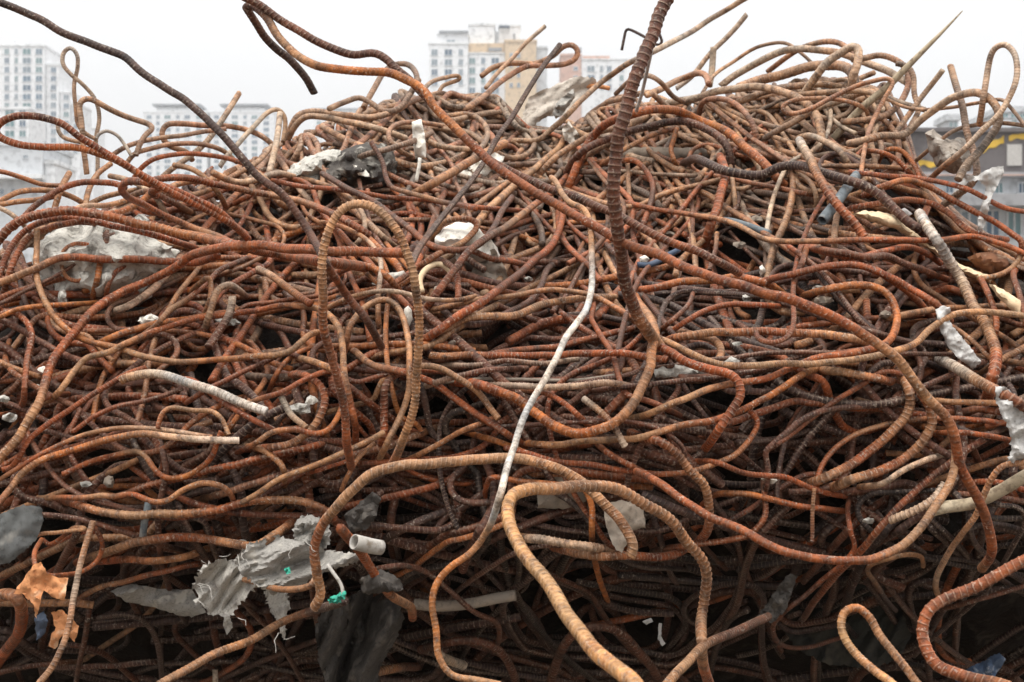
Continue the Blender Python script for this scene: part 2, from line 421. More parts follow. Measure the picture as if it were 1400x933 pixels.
BARS = """
# layer|width|colours|rib height|label|points|opts
1|8|TRT|.04|tan bar doubling back in a flat loop left of the tall tan building|658,104 674,92 697,87 734,87 757,76 770,64 782,61 790,69 786,81 773,87 750,89 720,92 697,104 679,117 660,133 632,150 612,147
1|6|PTT|.05|short pale bar pointing up right in front of the tan building|746,35 720,58 699,81 679,101 664,120
1|4|D|.0|thin dark wire bent like a staple behind the thick upright bar|850,69 853,54 857,40 862,41 880,50 900,62 905,58 901,46
1|7|GPG|.05|grey bar slanting up to a cut end, left of a split pale strip|1021,20 995,50 970,75 945,105 925,122
1|9|PP|.0|flat pale strip standing upright against the grey slanting bar|976,64 973,92 969,118
1|5|TTB|.04|thin brown bar arching over the highest right part of the heap|960,128 977,103 1006,82 1040,63 1074,60 1098,75 1112,88
1|8|RTR|.04|rust brown bar end arching behind the pale hook on the crest|1050,98 1085,72 1112,60 1143,58 1160,67 1178,86
1|10|PPTP|.03|thick pale dusty bar sweeping over the crest and down to the right|985,118 1005,103 1023,93 1057,75 1091,67 1132,70 1153,74 1180,84 1218,99 1240,112
1|14|TTTB|.03|very thick tan bar curling down at its right end under the crest|1010,120 1050,107 1087,97 1125,90 1150,90 1165,100 1168,118
1|9|TRT|.05|tan and rust bar curling round in a ring at the crest's right end|1165,82 1182,80 1205,76 1225,82 1237,92 1242,112 1237,130 1225,147 1205,160 1175,165 1150,167
1|8|BTB|.05|brown bar dropping steeply outside the ring of the crest's right end|1225,88 1240,92 1248,105 1250,130 1255,150 1245,172 1235,190
2|12|PPT|.04|pale dusty hook with a rounded top standing on the crest|1100,128 1115,105 1132,85 1150,72 1165,65 1172,67 1173,82 1168,105 1163,135
2|11|PPTT|.03|pale bar arching and bending down on the crest right of centre|900,146 920,141 951,134 989,123 1033,120 1067,125 1102,141 1119,165 1122,192 1115,206
2|8|RRR|.05|rust bar bowing over a small gap below the pale arch|955,160 960,142 970,136 990,136 1010,147 1027,165 1035,190
2|8|TTPT|.04|long straight tan bar rising right out of the frame's top past the upright|700,193 712,192 737,191 757,175 782,150 807,125 837,102 860,87 895,70 925,55 975,25 1017,0 1040,-14
1|8|TRT|.04|tan bar looped like a hairpin at the far left of the crest|262,220 255,210 232,200 222,185 227,172 250,170 287,172 320,174 350,182 370,194 388,215
1|8|TPT|.07|ribbed tan stick pointing up right in front of the far white towers|327,127 305,162 285,192 262,212 235,232 215,250
1|7|RTR|.05|thin rust bar, uppermost of three low arcs at the left of the crest|150,215 175,200 212,190 250,185 287,179 310,176
1|7|TRT|.05|thin rust bar, middle one of three low arcs at the left of the crest|172,225 185,210 212,202 250,197 282,199 307,207 325,222
2|7|RRR|.05|thin rust bar, lowest of three low arcs at the left of the crest|178,252 190,233 207,220 237,212 275,212 312,217 345,230 375,252
1|6|PPPGTT|.07|pale bar twisted into a tall narrow loop like a treble clef|133,245 133,215 131,192 136,160 130,137 112,115 97,102 86,87 87,72 96,66 105,75 106,92 102,115 104,150 107,172 120,185 132,191
1|6|PT|.04|short pale bar curving low behind the treble clef loop|80,165 80,178 87,188 107,194 128,196
1|8|TTTB|.04|tan bar with a sharp elbow right of the treble clef loop|119,238 114,205 111,170 110,140 120,135 150,150 180,162 206,173 208,177 200,184 192,197 186,212
1|5|GG|.05|thin grey bar arching low under the tan elbow bar|132,190 135,184 145,179 160,185 172,200 180,214
1|7|PPT|.04|pale bar bent into a tight upside down U left of the crest|300,228 310,213 326,197 346,174 367,154 380,150 389,159 390,177 387,194
2|9|PPP|.06|flat pale bar leaning upright beside the upside down U|383,156 377,200 369,233 362,262
1|9|TTR|.04|tan bar with a rounded bend over the left shoulder of the crest|392,192 398,172 408,158 430,153 470,158 510,160 540,152 560,140 580,133
1|9|TTP|.04|tan bar running just under the rounded bend of the left shoulder|395,190 405,172 420,160 445,160 470,166 500,172 530,180 555,190
1|8|TBT|.05|tan bar crossing diagonally under the long upper pair of bars|450,150 470,140 490,134 505,140 525,152 545,148 560,130 572,110
1|8|TBB|.04|tan bar bent into an open hook behind the long upper pair|497,147 512,120 525,100 537,90 552,88 562,92 570,106 566,120 550,138
1|6|TT|.04|thin tan bar with a rounded end on the skyline left of centre|576,126 590,112 610,106 628,105 629,109 605,118 600,126
1|7|TRT|.04|tan bar curling down beside the hanging pale strap|565,215 545,205 532,190 533,178 545,170 570,168 600,172 620,178
1|8|TTT|.04|tan bar dipping in a U just right of the hanging pale strap|580,178 585,192 600,200 625,203 648,205
1|8|BB|.05|brown bar lying across the dark rock at the left|475,222 500,212 530,205 560,195 590,182
2|12|TTT|.03|thick tan bar slanting up right below the crumpled cement sheet|560,268 590,252 615,238 640,222 668,207 690,196
2|9|TTB|.04|pale brown bar lying above the long upper pair right of centre|735,240 760,215 785,197 810,185 840,175
1|11|PTT|.03|pale thick bar running level near the thick upright bar's upper part|770,235 800,214 830,196 860,170 885,160
2|9|TTR|.04|tan bar, right of the thick upright, curving up over the back slope|885,130 905,122 930,108 955,100 966,104 970,115
2|7|BTB|.04|thin brown bar curving down behind the thick upright's upper half|842,128 862,110 885,104 905,115 920,132 940,142
2|8|TTP|.04|brown bar emerging right of the upright and falling gently right|830,140 860,132 890,128 905,140 918,150
1|10|TBT|.03|tan bar lying level just under the pale arch of the crest|990,148 1020,136 1060,122 1095,118 1130,116 1150,120
1|9|BTT|.04|brown bar slanting up right beneath the crest's very thick bar|1045,190 1080,170 1115,150 1150,138 1180,126 1205,126
1|8|TTP|.04|pale tan bar passing level behind the orange hooked bar|1080,130 1120,128 1160,125 1200,130 1235,142 1265,151
2|9|TPT|.04|dusty bar arching over small gaps right of the crest's middle|1090,190 1105,186 1130,195 1150,208 1160,225
2|6.5|OROROO|.06|orange rust bar bent in a sharp corner, its tail looped back|1178,238 1180,215 1185,190 1195,162 1210,135 1221,112 1215,107 1190,112 1162,122 1135,135 1112,147 1087,155 1073,153 1070,146 1085,137 1112,135 1145,136 1170,142 1185,152 1189,170
1|8|PTB|.05|short pale bar with cut end leaning right, near the splinter|1289,96 1270,120 1250,147 1230,175 1220,190
2|10|TBBBD|.06|brown ribbed bar standing up from the right edge's dark hook|1299,90 1310,125 1317,157 1325,190 1332,212 1335,226 1336,238 1327,253 1308,267 1290,280
2|11|TTPPTDD|.04|thick pale bar arching over the right shoulder then turning back down|1160,197 1200,187 1235,185 1257,167 1282,147 1307,132 1335,127 1355,137 1365,152 1365,170 1355,187 1337,207 1320,227 1310,245
3|8.5|TPPPPTB|.05|pale bar in a tall open loop at the right edge of the heap|1338,172 1340,160 1345,132 1352,92 1360,67 1372,61 1386,72 1391,92 1385,122 1370,152 1347,175 1315,207 1285,232 1268,248
1|6|TBT|.05|thin brown bar curving from the rock out past the right edge|1250,222 1275,200 1307,177 1337,170 1370,169 1400,172 1425,176
1|5|TTB|.05|thin tan bar running level to the loop at the right edge|1210,135 1240,147 1262,150 1300,147 1337,141 1370,137 1382,147 1398,168 1410,185
3|7|OOR|.07|orange bar in a small arch left of the lodged rock|1200,224 1205,214 1212,206 1224,203 1238,210 1252,229 1260,250
3|7|RRR|.06|rust bar sloping down right under the small orange arch|1180,206 1200,208 1224,217 1242,234 1258,250
3|12|RROR|.03|broad rust arch springing right from the thick upright bar|772,268 777,255 787,232 797,212 807,192 825,172 845,162 865,156 895,150 925,152 950,162 989,178 1019,202 1047,226 1074,255
3|11|BBDBD|.04|dark brown arch nested just under the broad rust arch|775,238 782,222 795,208 812,198 840,187 862,180 895,170 925,167 955,172 980,185 997,207 1000,230
3|7|RTR|.05|thin rust bar slanting from the upright up to the dark arch|812,232 840,212 870,196 900,182 925,176
3|7|OO|.05|short orange bar curling down right of the upright's middle|925,175 921,190 917,205 921,218 928,232
2|8|RORBR|.05|rust bar lying in a long hook across the upright's middle|790,230 800,224 825,222 850,220 868,220 882,232 892,253 890,278 880,305 870,332
3|13|RRR|.06|thick short rust bar leaning upright right of the hooked rust bar|985,214 992,238 982,278 972,308 964,336
3|7|TBB|.07|thin ribbed stub standing up left of the grey hose|980,320 977,343 970,370
4|13|BDDDDBD|.04|dark brown bar waving right across the upper right slope, then plunging|934,226 950,218 965,222 999,236 1040,240 1067,229 1098,228 1132,239 1157,246 1190,260 1215,278 1240,300 1265,320 1280,343
4|13|WPTRR|.07|thick bar with a pale cut end, leaning left over the grey pipe|1093,192 1107,217 1117,238 1132,263 1150,285 1167,305 1182,324
3|7.5|RRRR|.05|long rust bar swinging out past the right edge over the low building|1162,235 1200,240 1250,243 1287,249 1320,258 1345,270 1372,284 1400,289 1425,292
4|9|RORRR|.07|ribbed rust bar sloping down to a bend at the right edge|1180,268 1200,257 1237,248 1262,252 1287,265 1315,280 1350,298 1380,318 1396,330 1396,345 1388,362
3|9|RRRR|.06|ribbed rust bar sloping right just below its longer ribbed neighbour|1160,287 1205,278 1245,274 1275,280 1300,295 1320,313 1345,322 1378,328
4|8|RRTTRRR|.05|very long bar crossing the right half level above the cream foam|845,275 885,284 925,290 975,299 1012,310 1050,328 1100,330 1162,329 1225,328 1287,328 1325,323 1350,327 1375,335 1400,347 1425,358
3|8|TTT|.04|tan bar curving up to the right edge beneath the cream foam|1318,384 1350,380 1375,373 1390,360 1398,345
4|10|RRRR|.05|broad rust bar humped over the right slope's dark hollow|1030,388 1050,383 1087,375 1125,365 1157,362 1187,367 1220,380 1245,395 1270,410 1287,423 1300,440
3|9|RRR|.05|rust bar running just under the pale centre of the very long bar|1100,338 1130,345 1170,352 1205,345 1235,338 1262,345 1285,360
3|10|RBR|.05|rust bar sagging between the very long bar and the rust hump|1105,338 1145,345 1180,352 1210,350 1240,362 1270,372 1295,382
2|8|RBB|.06|rust bar falling steeply right, into the hollow under the hump|1075,335 1095,350 1115,365 1135,385 1150,405 1165,425 1185,448 1205,470
4|11|OOORR|.04|smooth orange bar bent into a wide hook over the hollow at right|1097,406 1125,398 1162,390 1195,393 1215,405 1226,428 1224,453 1213,469 1190,478 1150,484 1110,490
5|9.5|TTTTTTTT|.04|long dusty tan bar sagging right from the upright's foot to the edge|880,448 890,457 920,471 945,483 975,496 1012,500 1050,498 1100,498 1162,493 1212,483 1250,471 1275,448 1300,433 1330,427 1370,429 1400,433 1425,436
4|10|TTRRT|.03|tan bar curving up right, uppermost of the two under the sagging bar|862,573 900,561 937,546 975,531 1012,523 1050,517 1080,503 1125,488 1175,481 1205,476
4|10|OTTROT|.03|tan bar curving up right, lowermost of the two under the sagging bar|710,603 725,608 762,608 800,603 825,602 862,601 900,591 937,581 987,571 1020,558 1050,543 1080,523 1100,511 1125,503
3|8|RRRTR|.05|rust bar in a long shallow bowl with its right end turned up|690,612 725,621 762,631 812,636 850,643 900,648 937,646 975,636 1007,621 1027,598 1036,576 1025,561
3|10|TRRRR|.07|ribbed rust bar with a pale left end lying level behind the white bar|587,486 637,486 700,487 750,486 800,483 850,483 887,488 912,492
4|11|TTTT|.06|pale tan bar rising right to the thick upright, lower of a pair|560,478 587,460 620,443 650,433 700,433 737,418 775,410 812,408 850,405
4|8|TTTTR|.05|pale tan bar rising right and then falling, upper of a pair|575,424 600,422 650,410 700,405 737,398 775,398 812,405 837,418 862,435 878,453
3|11|RRORO|.05|orange rust bar running level right from the thick upright bar|862,399 900,393 937,385 975,383 1012,380 1050,388 1072,404
4|12|RTRTT|.08|strongly ribbed rust bar humped under the long sloping orange bar|905,470 917,465 950,458 987,454 1025,454 1087,455 1137,459 1175,464 1195,475
3|8|RRR|.04|rust bar rising right from the upright's foot and levelling out|908,460 937,440 970,423 1000,417 1050,418 1080,420
3|7|RBR|.05|short rust bar leaning up right beside the upright's foot|900,455 925,433 942,415 950,395
3|12|RTRR|.09|heavily ribbed rust bar sloping right over the big dark gap|1110,502 1125,506 1162,510 1200,518 1232,527
4|14|RTTRTR|.06|thick ribbed bar curling down left, inner of two at the right|1222,500 1230,510 1238,521 1244,541 1240,566 1225,586 1200,608 1175,628 1150,643 1120,656 1095,664
4|14|RRTRTR|.06|thick ribbed bar curling down left, outer of two at the right|1240,510 1252,530 1270,556 1273,581 1260,606 1235,628 1205,643 1175,653 1150,663 1126,670
3|8|RRTRR|.05|thin rust bar looping up through the two thick curling bars|1117,700 1116,670 1122,641 1135,621 1155,603 1187,588 1225,578 1262,573 1300,572 1350,576 1380,580
5|16|WWPTRR|.08|thick bar with a whitish ribbed top, slanting to the right edge|1282,491 1312,506 1337,521 1365,536 1400,556 1425,572
3|9|TTT|.05|short tan bar lying level right of the two curling bars|1265,547 1312,550 1362,552 1385,556
3|8|RRR|.04|smooth rust bar lying level just above the right edge's wood pole|1262,594 1312,591 1350,596 1387,603
4|9|TPPP|.05|grey dusty bar slanting up right below the curling bars|1175,665 1190,664 1207,661 1237,643 1270,628 1300,620
3|8|RRRRR|.05|red rust bar sinking right across the lower right slope|945,631 975,631 1012,646 1050,651 1075,653 1105,666 1137,676 1162,680
3|9|RORR|.05|orange rust bar arching low right of the sandy hook|960,690 975,678 1000,675 1025,676 1050,682 1087,690 1125,696 1155,699
4|12|PPP|.10|short ribbed pale bar with a cut end above the wood pole|1217,712 1249,699 1277,682 1291,662
5|9|TTTPTT|.06|tan bar hanging in a long curve down the right edge|1412,628 1397,633 1370,638 1355,656 1345,678 1335,705 1315,730 1295,762 1282,787 1280,805 1286,818
3|7|BBB|.04|thin brown bar leaving the big right hook toward the edge|1285,832 1297,831 1337,820 1375,810 1400,801 1420,794
3|7|BBBBRB|.04|brown bar in an open loop above the dark tarpaulin|1150,872 1112,884 1075,885 1060,875 1057,857 1070,840 1100,815 1132,787 1150,772 1168,750 1162,727 1159,700 1162,680
3|7|TTDD|.03|grey brown bar crooked like a tap beneath the big U bar|1262,774 1260,762 1240,759 1212,765 1187,775 1186,782 1197,797 1212,820 1225,835
3|6|TB|.08|thin stub hanging down above the big U bar's lowest point|1113,668 1111,700 1110,740
4|13|RRTRR|.09|thick ribbed rust bar dropping left of the big U bar|862,592 877,600 900,603 925,621 942,641 962,663 970,691 968,725 950,748
3|9|RR|.05|rust bar sloping down right beneath the crossing tan bars|812,602 837,623 862,638 885,648
3|8|TRR|.05|rust bar sloping down right behind the white bar|690,533 715,534 740,536 762,546 782,561 805,583 815,598
4|10|PTBP|.08|short dusty ribbed bar ending in a pale cut, near the centre|797,546 817,561 837,581 855,611
4|9|TTTT|.05|tan bar bending down to a cut end left of the white bar|570,502 577,501 600,503 625,516 650,533 667,553 682,573
3|10|RTRRR|.04|long rust bar sloping down right through the lower centre|470,470 485,481 510,498 540,506 562,511 590,523 620,543 657,571 700,598 720,610
3|11|RRBR|.07|thick ribbed bar standing upright under the tall arch|512,632 525,596 525,566 527,528 540,513 556,508
3|8|TTTR|.04|smooth tan bar rising right from the arch's foot to a rust slope|545,634 570,623 600,608 625,593 660,578 680,568
5|8|TTTT|.03|smooth tan bar rising right to a tip between the arch's feet|330,688 350,676 380,656 412,643 450,628 487,611 526,591
4|7|TTT|.04|short tan bar with a rounded tip rising between the arch's feet|467,672 475,651 490,626 512,606
3|6|TRR|.03|thin rust bar running just under the smooth tan rising bar|495,618 470,632 457,636 430,645 412,648
3|9|TTT|.06|tan bar drooping to the right under the crossed loops at left|335,610 350,613 367,621 385,636 390,664
4|8|RRTRORRRTT|.03|smooth rust bar turned in a wide loop through the arch's left foot|318,622 350,606 370,591 400,588 432,593 450,586 465,563 472,536 465,513 450,508 425,516 387,536 350,548 325,560
3|11|RRTRRR|.09|thick ribbed bar curled in a hook inside the wide smooth loop|335,613 360,612 395,608 422,591 440,566 445,546 437,526 415,511 397,513 385,520
3|9|PPT|.05|pale stub leaning down right inside the hook at left|385,543 397,566 419,585
4|9|TTTR|.05|tan bar curving down right into the tall arch's left leg|400,484 405,488 432,496 457,506 472,525 478,545
5|9|RTTTTTTR|.04|tan arch nested inside the tall ribbed arch|471,482 475,463 482,440 500,420 525,410 542,420 552,440 557,463 560,491 557,541 540,586 522,621 508,645
4|7|TRTTPPTB|.04|thin bar arching behind the tall arch, partly whitened|440,304 460,308 485,318 507,333 520,355 520,383 517,408 517,445 515,470
5|12.5|RRBRTTTTTTR|.09|tall ribbed arch standing free at the left of the centre|480,640 475,606 472,566 460,516 450,481 444,458 441,408 441,363 446,328 457,300 475,283 495,278 515,285 535,305 550,328 561,358 567,383 572,420 572,458 571,491 570,516 567,548 560,578 547,611 533,637|d=2.30,2.10,2.12,2.3
4|9|BBBRBBB|.03|smooth brown bar sagging in a deep curve above the white lump|440,237 475,258 510,275 537,295 562,313 582,330 607,342 637,342 660,330 677,310 686,290 700,270
3|9|TTRTRR|.06|dusty bar turned in a small ring round the white lump|590,330 602,308 620,299 642,299 652,308 640,325 620,338 595,350 572,365 560,372
4|10|RRTRR|.06|rust bar from the left shoulder down to the tall arch's top|205,248 225,244 262,245 300,254 350,263 387,270 425,280 455,293 487,310 505,322
3|7|RRRRR|.04|long thin rust bar running nearly level above the tall arch|372,247 412,255 462,259 500,265 537,270 587,274 625,280 662,284 700,287 735,290
4|7|BBTBR|.06|ribbed brown stub standing up, then bending level to the right|507,195 525,225 527,238 535,255 562,265 600,275 625,280 650,286
5|8|DDDDDBD|.06|straight dark bar slanting across the upper centre to the skyline|765,60 747,85 727,115 707,150 685,182 670,207 655,232 640,253 615,283 595,310 575,338 562,362|d=3.0,2.85,2.5
4|10|RRTBR|.04|rust bar kinked where it crosses under the long upper pair|778,238 757,262 737,275 715,293 690,312 670,323 642,343 625,365 607,388 585,418 575,432
4|11|RRRBRR|.03|rust bar hanging from the long upper pair and sweeping left|772,280 770,292 764,315 755,335 732,355 700,383 650,418 612,443 582,463 560,480
2|7|RTR|.05|thin rust bar lying in the fan at the far left edge, topmost|-15,235 0,235 30,243 55,252 77,254 100,252
2|8|TTT|.04|tan bar arching gently at the left edge before the low white block|-15,282 0,275 22,264 50,260 75,262 100,270 115,279
2|8|TTR|.04|tan bar lying level at the left edge under the gentle tan arch|-15,282 0,280 30,275 60,272 78,268
2|9|TT|.07|tan stub standing up at the left edge of the heap|95,237 85,255 77,278 72,295
2|7|PPT|.04|short pale bar sloping down at the far left edge|-10,281 0,285 15,293 30,305 42,318
4|9|RBRRR|.05|dark rust bar arching over the left edge's fan of bars|18,312 32,298 50,280 75,263 100,252 130,248 160,252 172,260
5|10|RRRRORRBRRRRR|.08|ribbed rust bar in a long flat loop reaching the left edge|337,322 300,290 250,265 207,248 175,228 140,212 100,202 62,201 25,197 0,187 -5,177 2,167 22,160 55,160 80,167 105,185 125,197 150,213 180,232 237,264 275,284 315,306 340,326|d=2.45,2.3,2.25,2.3,2.45
5|10|RRRRTRR|.06|ribbed rust bar with a rounded bend beneath the long flat loop|213,268 205,263 218,256 192,249 172,249 165,258 175,270 197,280 225,295 262,310 300,324 325,336
5|14|RRORRRRR|.08|thickest rust bar of the left fan, sweeping right from the edge|-15,345 0,325 15,310 37,298 75,289 112,290 150,295 187,305 225,314 262,323 300,332 337,338 362,345 400,350 450,358 500,366
4|9|RRRRRR|.07|thin rust bar curving up over the pale chunk, outer of two|-8,395 0,373 12,345 30,320 55,305 87,298 125,303 162,310 200,320 237,329 275,342
4|9|BRRRR|.07|thin rust bar curving up over the pale chunk, inner of two|2,410 10,383 22,350 40,325 65,313 105,304 140,306
5|11|TTRRRRR|.05|rust bar humped across the front of the pale chunk|-15,392 0,387 25,378 50,367 80,353 105,352 140,354 187,355 237,358 270,358 298,349
5|13|TTRRRRRRRRRR|.06|thick bar rising from the left edge, flattening toward the arch|-15,648 0,626 15,610 32,588 50,558 62,523 72,493 87,473 110,445 130,423 155,405 200,385 237,368 265,348 300,339 350,335 400,341 450,343 500,344 550,346
4|9|TTTOTTOTTT|.03|smooth yellowish bar swooping down over the chunk then level right|51,312 50,340 49,358 50,380 60,408 75,433 95,453 117,465 140,471 175,481 207,490 250,495 300,492 350,488 375,486 400,478 412,468 425,458 447,453
4|9|TTTRRRTTTRR|.03|smooth bar rising right, then arching down in front of the arch's leg|45,556 75,541 92,523 105,503 117,491 150,481 180,466 225,448 287,433 350,425 375,420 412,419 437,423 455,435 465,453 470,503 477,541 485,578 486,612
5|12.5|TPWWWW|.10|whitish heavily ribbed bar with a blunt cut end at left|165,520 172,516 195,512 220,513 250,521 287,533 325,548 364,562
5|10|RTOOTPW|.05|orange bar fading to a pale right end in the lower left|-15,706 0,686 15,668 30,648 62,628 100,616 140,603 175,595 200,593 237,598 287,603 326,603
4|7|TRTTPT|.03|smooth tan bar curving just above the orange bar with pale end|-15,665 0,656 37,633 75,611 112,596 150,587 187,585 225,588 262,593 290,598
3|8|RRRR|.05|rust bar rising right to a tip above the whitish ribbed bar|10,644 25,626 37,606 62,583 100,558 137,533 175,511 200,502
3|7|BRBB|.05|brown bar with a sharp fold at its lower left end|110,560 97,590 125,573 155,558 200,548 250,532
4|7|RTTT|.05|tan bar bent like a table frame above the pale bar end|216,586 217,578 223,564 235,558 265,561 290,563 303,573 313,595
5|8|TTRTRTTRR|.03|tan bar wriggling right along the lower left slope|52,681 75,680 112,681 140,678 155,680 180,676 210,686 230,683 250,671 280,661 305,666 318,681 319,696 310,708
4|8|RRRTRORR|.04|rust bar dipping in a deep U under the orange bar's pale end|85,648 120,633 155,623 187,617 200,626 212,643 225,652 250,652 275,638 292,621 297,606 303,590
4|12|RRTTRTRR|.07|thick rust bar running level right above the grey torn cloth|80,682 99,688 130,697 171,704 223,703 274,701 326,690 377,683 428,690 448,700 466,723 480,740
5|12|RTTRTTR|.05|thick tan rust bar humped over the grey torn cloth|105,770 117,765 140,757 175,744 212,737 250,736 287,737 320,744 350,746 375,732 392,720 404,708
3|10|RRTT|.05|rust bar running level just under the thick humped bar|130,768 145,767 175,764 212,766 250,762 285,751
3|8|RTRR|.05|rust bar slanting up right behind the grey torn cloth|105,820 140,802 175,794 212,785 250,775 275,771
6|9|TTTPTT|.06|tan stick leaning up from the bottom left with a pointed tip|48,945 54,933 75,907 87,880 95,850 102,810 110,775 117,745 127,713|d=2.05,2.12,2.2
4|11|TTTT|.04|tan tube end pointing right behind the leaning stick|-15,825 0,825 50,825 95,825 128,826
5|16|TTRRRR|.05|thick brown elbow bar at the bottom left corner|-20,815 -3,815 15,814 27,825 31,845 25,867 12,885 0,902 -12,920
5|7|RRRRR|.04|thin rust bar looped behind the leaning stick's top|57,738 47,757 50,777 65,786 90,786 115,780 135,765 140,745 132,725 124,716
4|6|RTTRR|.04|thin rust bar bent back on itself left of the leaning stick|35,742 55,730 80,728 118,722 100,721 82,737 67,745 58,738
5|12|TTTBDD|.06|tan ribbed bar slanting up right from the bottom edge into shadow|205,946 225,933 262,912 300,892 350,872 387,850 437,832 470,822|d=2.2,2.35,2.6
6|14|TTTTTTTTTTRTT|.05|broad tan bar arching low across the lower centre, drooping at both ends|862,762 866,745 847,712 820,685 786,654 751,637 700,627 648,628 597,634 546,637 505,651 477,675 458,697 442,719 430,750 432,784 437,815 428,832|d=2.1,2.15,2.08,2.2
4|12|RTRR|.06|rust bar running level right, under the white plates|755,748 770,752 800,759 830,761 860,760 895,762 920,759 942,748
4|13|TPPT|.10|pale heavily ribbed bar lying under the sandy hook's top|708,734 722,736 750,739 787,745 835,752
4|8|RRORR|.04|rust bar with a square bend left of the sandy hook|662,690 664,668 669,655 682,653 717,659 769,663 820,661 870,668
7|25|YYYYYYTTTTTTRR|.10|thickest sandy yellow bar, hooked over and coming toward the viewer|880,960 863,932 820,897 779,846 744,791 714,753 697,716 694,690 701,676 720,670 755,669 803,664 837,667 871,683 916,712 940,742 960,767 966,792 963,817 959,850 959,880 960,905 974,945|d=1.35,1.7,2.0,2.2,2.4
7|9.5|TTTTTWWWWWWWWTOOTT|.04|long thin bar, whitened in its middle, winding down the centre|754,244 759,248 767,263 780,277 797,285 807,305 809,338 809,373 807,403 801,423 785,445 772,463 760,491 737,533 715,573 702,613 696,630 683,678 666,726 648,752 618,774 597,798 590,825 596,860 599,897 618,923 652,930 685,936|d=2.45,2.05,2.02,2.0
7|18.5|BBBBBBBBBBTT|.07|thick brown ribbed bar standing up through the top edge|925,-25 912,0 900,22 892,50 881,72 872,100 862,125 855,155 847,180 842,212 839,248 840,283 845,320 851,358 857,393 870,428 884,452 902,474|d=2.25,2.2,2.25,2.45
5|12|TTRRRRRR|.09|ribbed rust bar running right from the upright's foot, then turning down|876,436 884,456 900,473 917,483 940,496 970,505 997,511 1010,523 1013,541 1000,561 977,596 960,618
6|14|OOTTTTOORR|.05|tan bar looping in a wide curl from the thick upright's foot|866,400 873,416 890,438 896,458 891,478 889,503 877,531 862,558 840,578 810,590 782,592 755,581 730,563 705,545 675,533 645,524 620,522
6|11|DDDDDDDDDBBBRBBB|.03|long smooth dark bar slanting down from the top left corner|-25,-12 0,3 50,25 100,50 150,68 167,76 190,96 230,124 255,138 290,172 320,202 350,238 380,260 400,283 422,316 437,343 457,378 477,408 495,430 510,453 522,475|d=2.3,2.3,2.25,2.25,2.3
5|11|BBBBBBBBBBRBR|.07|ribbed brown bar from the top edge, upper of the long pair|325,-9 335,-3 350,4 385,28 425,52 460,68 485,74 512,74 525,80 545,97 570,120 600,152 640,192 680,225 720,245 752,259 787,270 820,283 855,300 885,315 915,330 950,343 975,355 1010,374|d=2.6,2.6,2.55,2.6,2.5,2.45
6|13|DDBBTTOOOORRRRRRRRRRTTRRRRT|.03|very long bar doubled back at top left, running to the lower right|430,127 415,105 395,80 380,69 362,50 351,32 340,16 335,9 345,9 357,17 368,28 380,48 395,65 415,80 437,90 462,95 500,97 530,99 557,110 580,125 597,148 620,173 650,203 675,225 702,243 725,260 762,281 792,298 835,323 862,336 900,348 937,366 975,381 1012,390 1050,403 1075,408 1112,423 1150,440 1180,458 1200,471 1225,491 1250,521 1270,546 1292,571 1305,596 1312,635 1325,660 1337,683 1347,705 1353,732 1355,760 1342,777|d=2.75,2.6,2.5,2.4,2.3,2.1,2.1,2.15,2.25
5|12|RRRRRRTTTT|.04|big smooth U shaped bar slung across the lower right|870,645 885,651 905,663 925,678 968,704 1020,727 1050,745 1075,755 1107,762 1150,766 1190,765 1225,752 1250,732 1270,705 1287,680 1302,646 1307,612 1300,585|d=2.28,2.1,2.1,2.2
6|13|RRRTR|.08|stub of rust bar hanging in the pipe, bent flat at its end|466,723 480,740 494,757 515,788 535,815 552,826 561,832 563,846
6|12|YTYOTTT|.05|sandy bar hooked over in a narrow loop at the bottom right|1225,942 1215,933 1195,917 1172,897 1157,877 1150,855 1155,837 1170,831 1185,842 1202,867 1220,892 1240,917 1252,933 1262,945|d=1.9,2.0,1.95
6|17|RRRRRRRO|.07|thick rust bar curled in a broad hook at the right bottom corner|1430,752 1400,767 1362,787 1325,807 1287,822 1267,840 1260,862 1265,887 1280,910 1307,922 1345,931 1380,940|d=1.95,1.95,1.85
5|13|TTBBB|.06|ribbed brown bar slanting up right from the bottom, right of centre|903,948 915,933 935,910 955,890 987,872 1025,855 1050,843|d=2.0,2.2,2.4
3|13|BBBBB|.04|dark arch at the bottom behind the sandy hook's lower end|748,950 752,933 760,905 780,872 805,857 830,857 855,870 875,892 895,920 906,940
3|12|BBBB|.04|dark bar arching low at the bottom left of the sandy hook|575,890 600,883 637,875 670,882 692,902 704,925 710,945
4|12|BTBB|.06|brown bar rising from the bottom edge beside the dark cloth|465,942 480,933 512,920 550,912 570,912
3|8|BBBBB|.04|thin brown bar sloping behind the winding bar's lower bend|515,777 535,775 562,775 587,785 612,805 650,837 680,855 682,875 675,890
4|13|PP|.10|pale ribbed bar end poking out right of the winding bar's foot|598,893 605,900 633,910
2|8|DDD|.05|dark bar bent in an arch in the bottom left hollow|135,845 165,840 195,848 212,870 220,905 222,940
2|9|DBD|.08|dark ribbed bar lying level in the bottom left hollow|60,913 120,912 180,908 222,905
2|8|BBT|.04|brown bar curving up left from the bottom left corner|-10,925 0,920 35,912 70,908 110,905
2|8|BBB|.05|brown bar leaning upright in the bottom left hollow|104,935 112,890 120,850 125,822
3|8|WP|.06|short pale bar end standing up from the bottom edge at left|296,945 295,933 294,915
3|6|RRTRR|.06|thin rust bar turned in a ring on the pale chunk's face|160,348 140,340 120,335 100,334 86,345 85,365 92,380 107,384 122,375 130,360 132,345
2|6|BBBB|.05|thin brown bar slanting across the pale chunk's face|172,318 140,325 117,340 100,363 82,375 50,390 5,413 -12,420
3|9|RBOO|.08|ribbed orange bar standing upright before the pale chunk|143,300 144,333 135,373 126,412
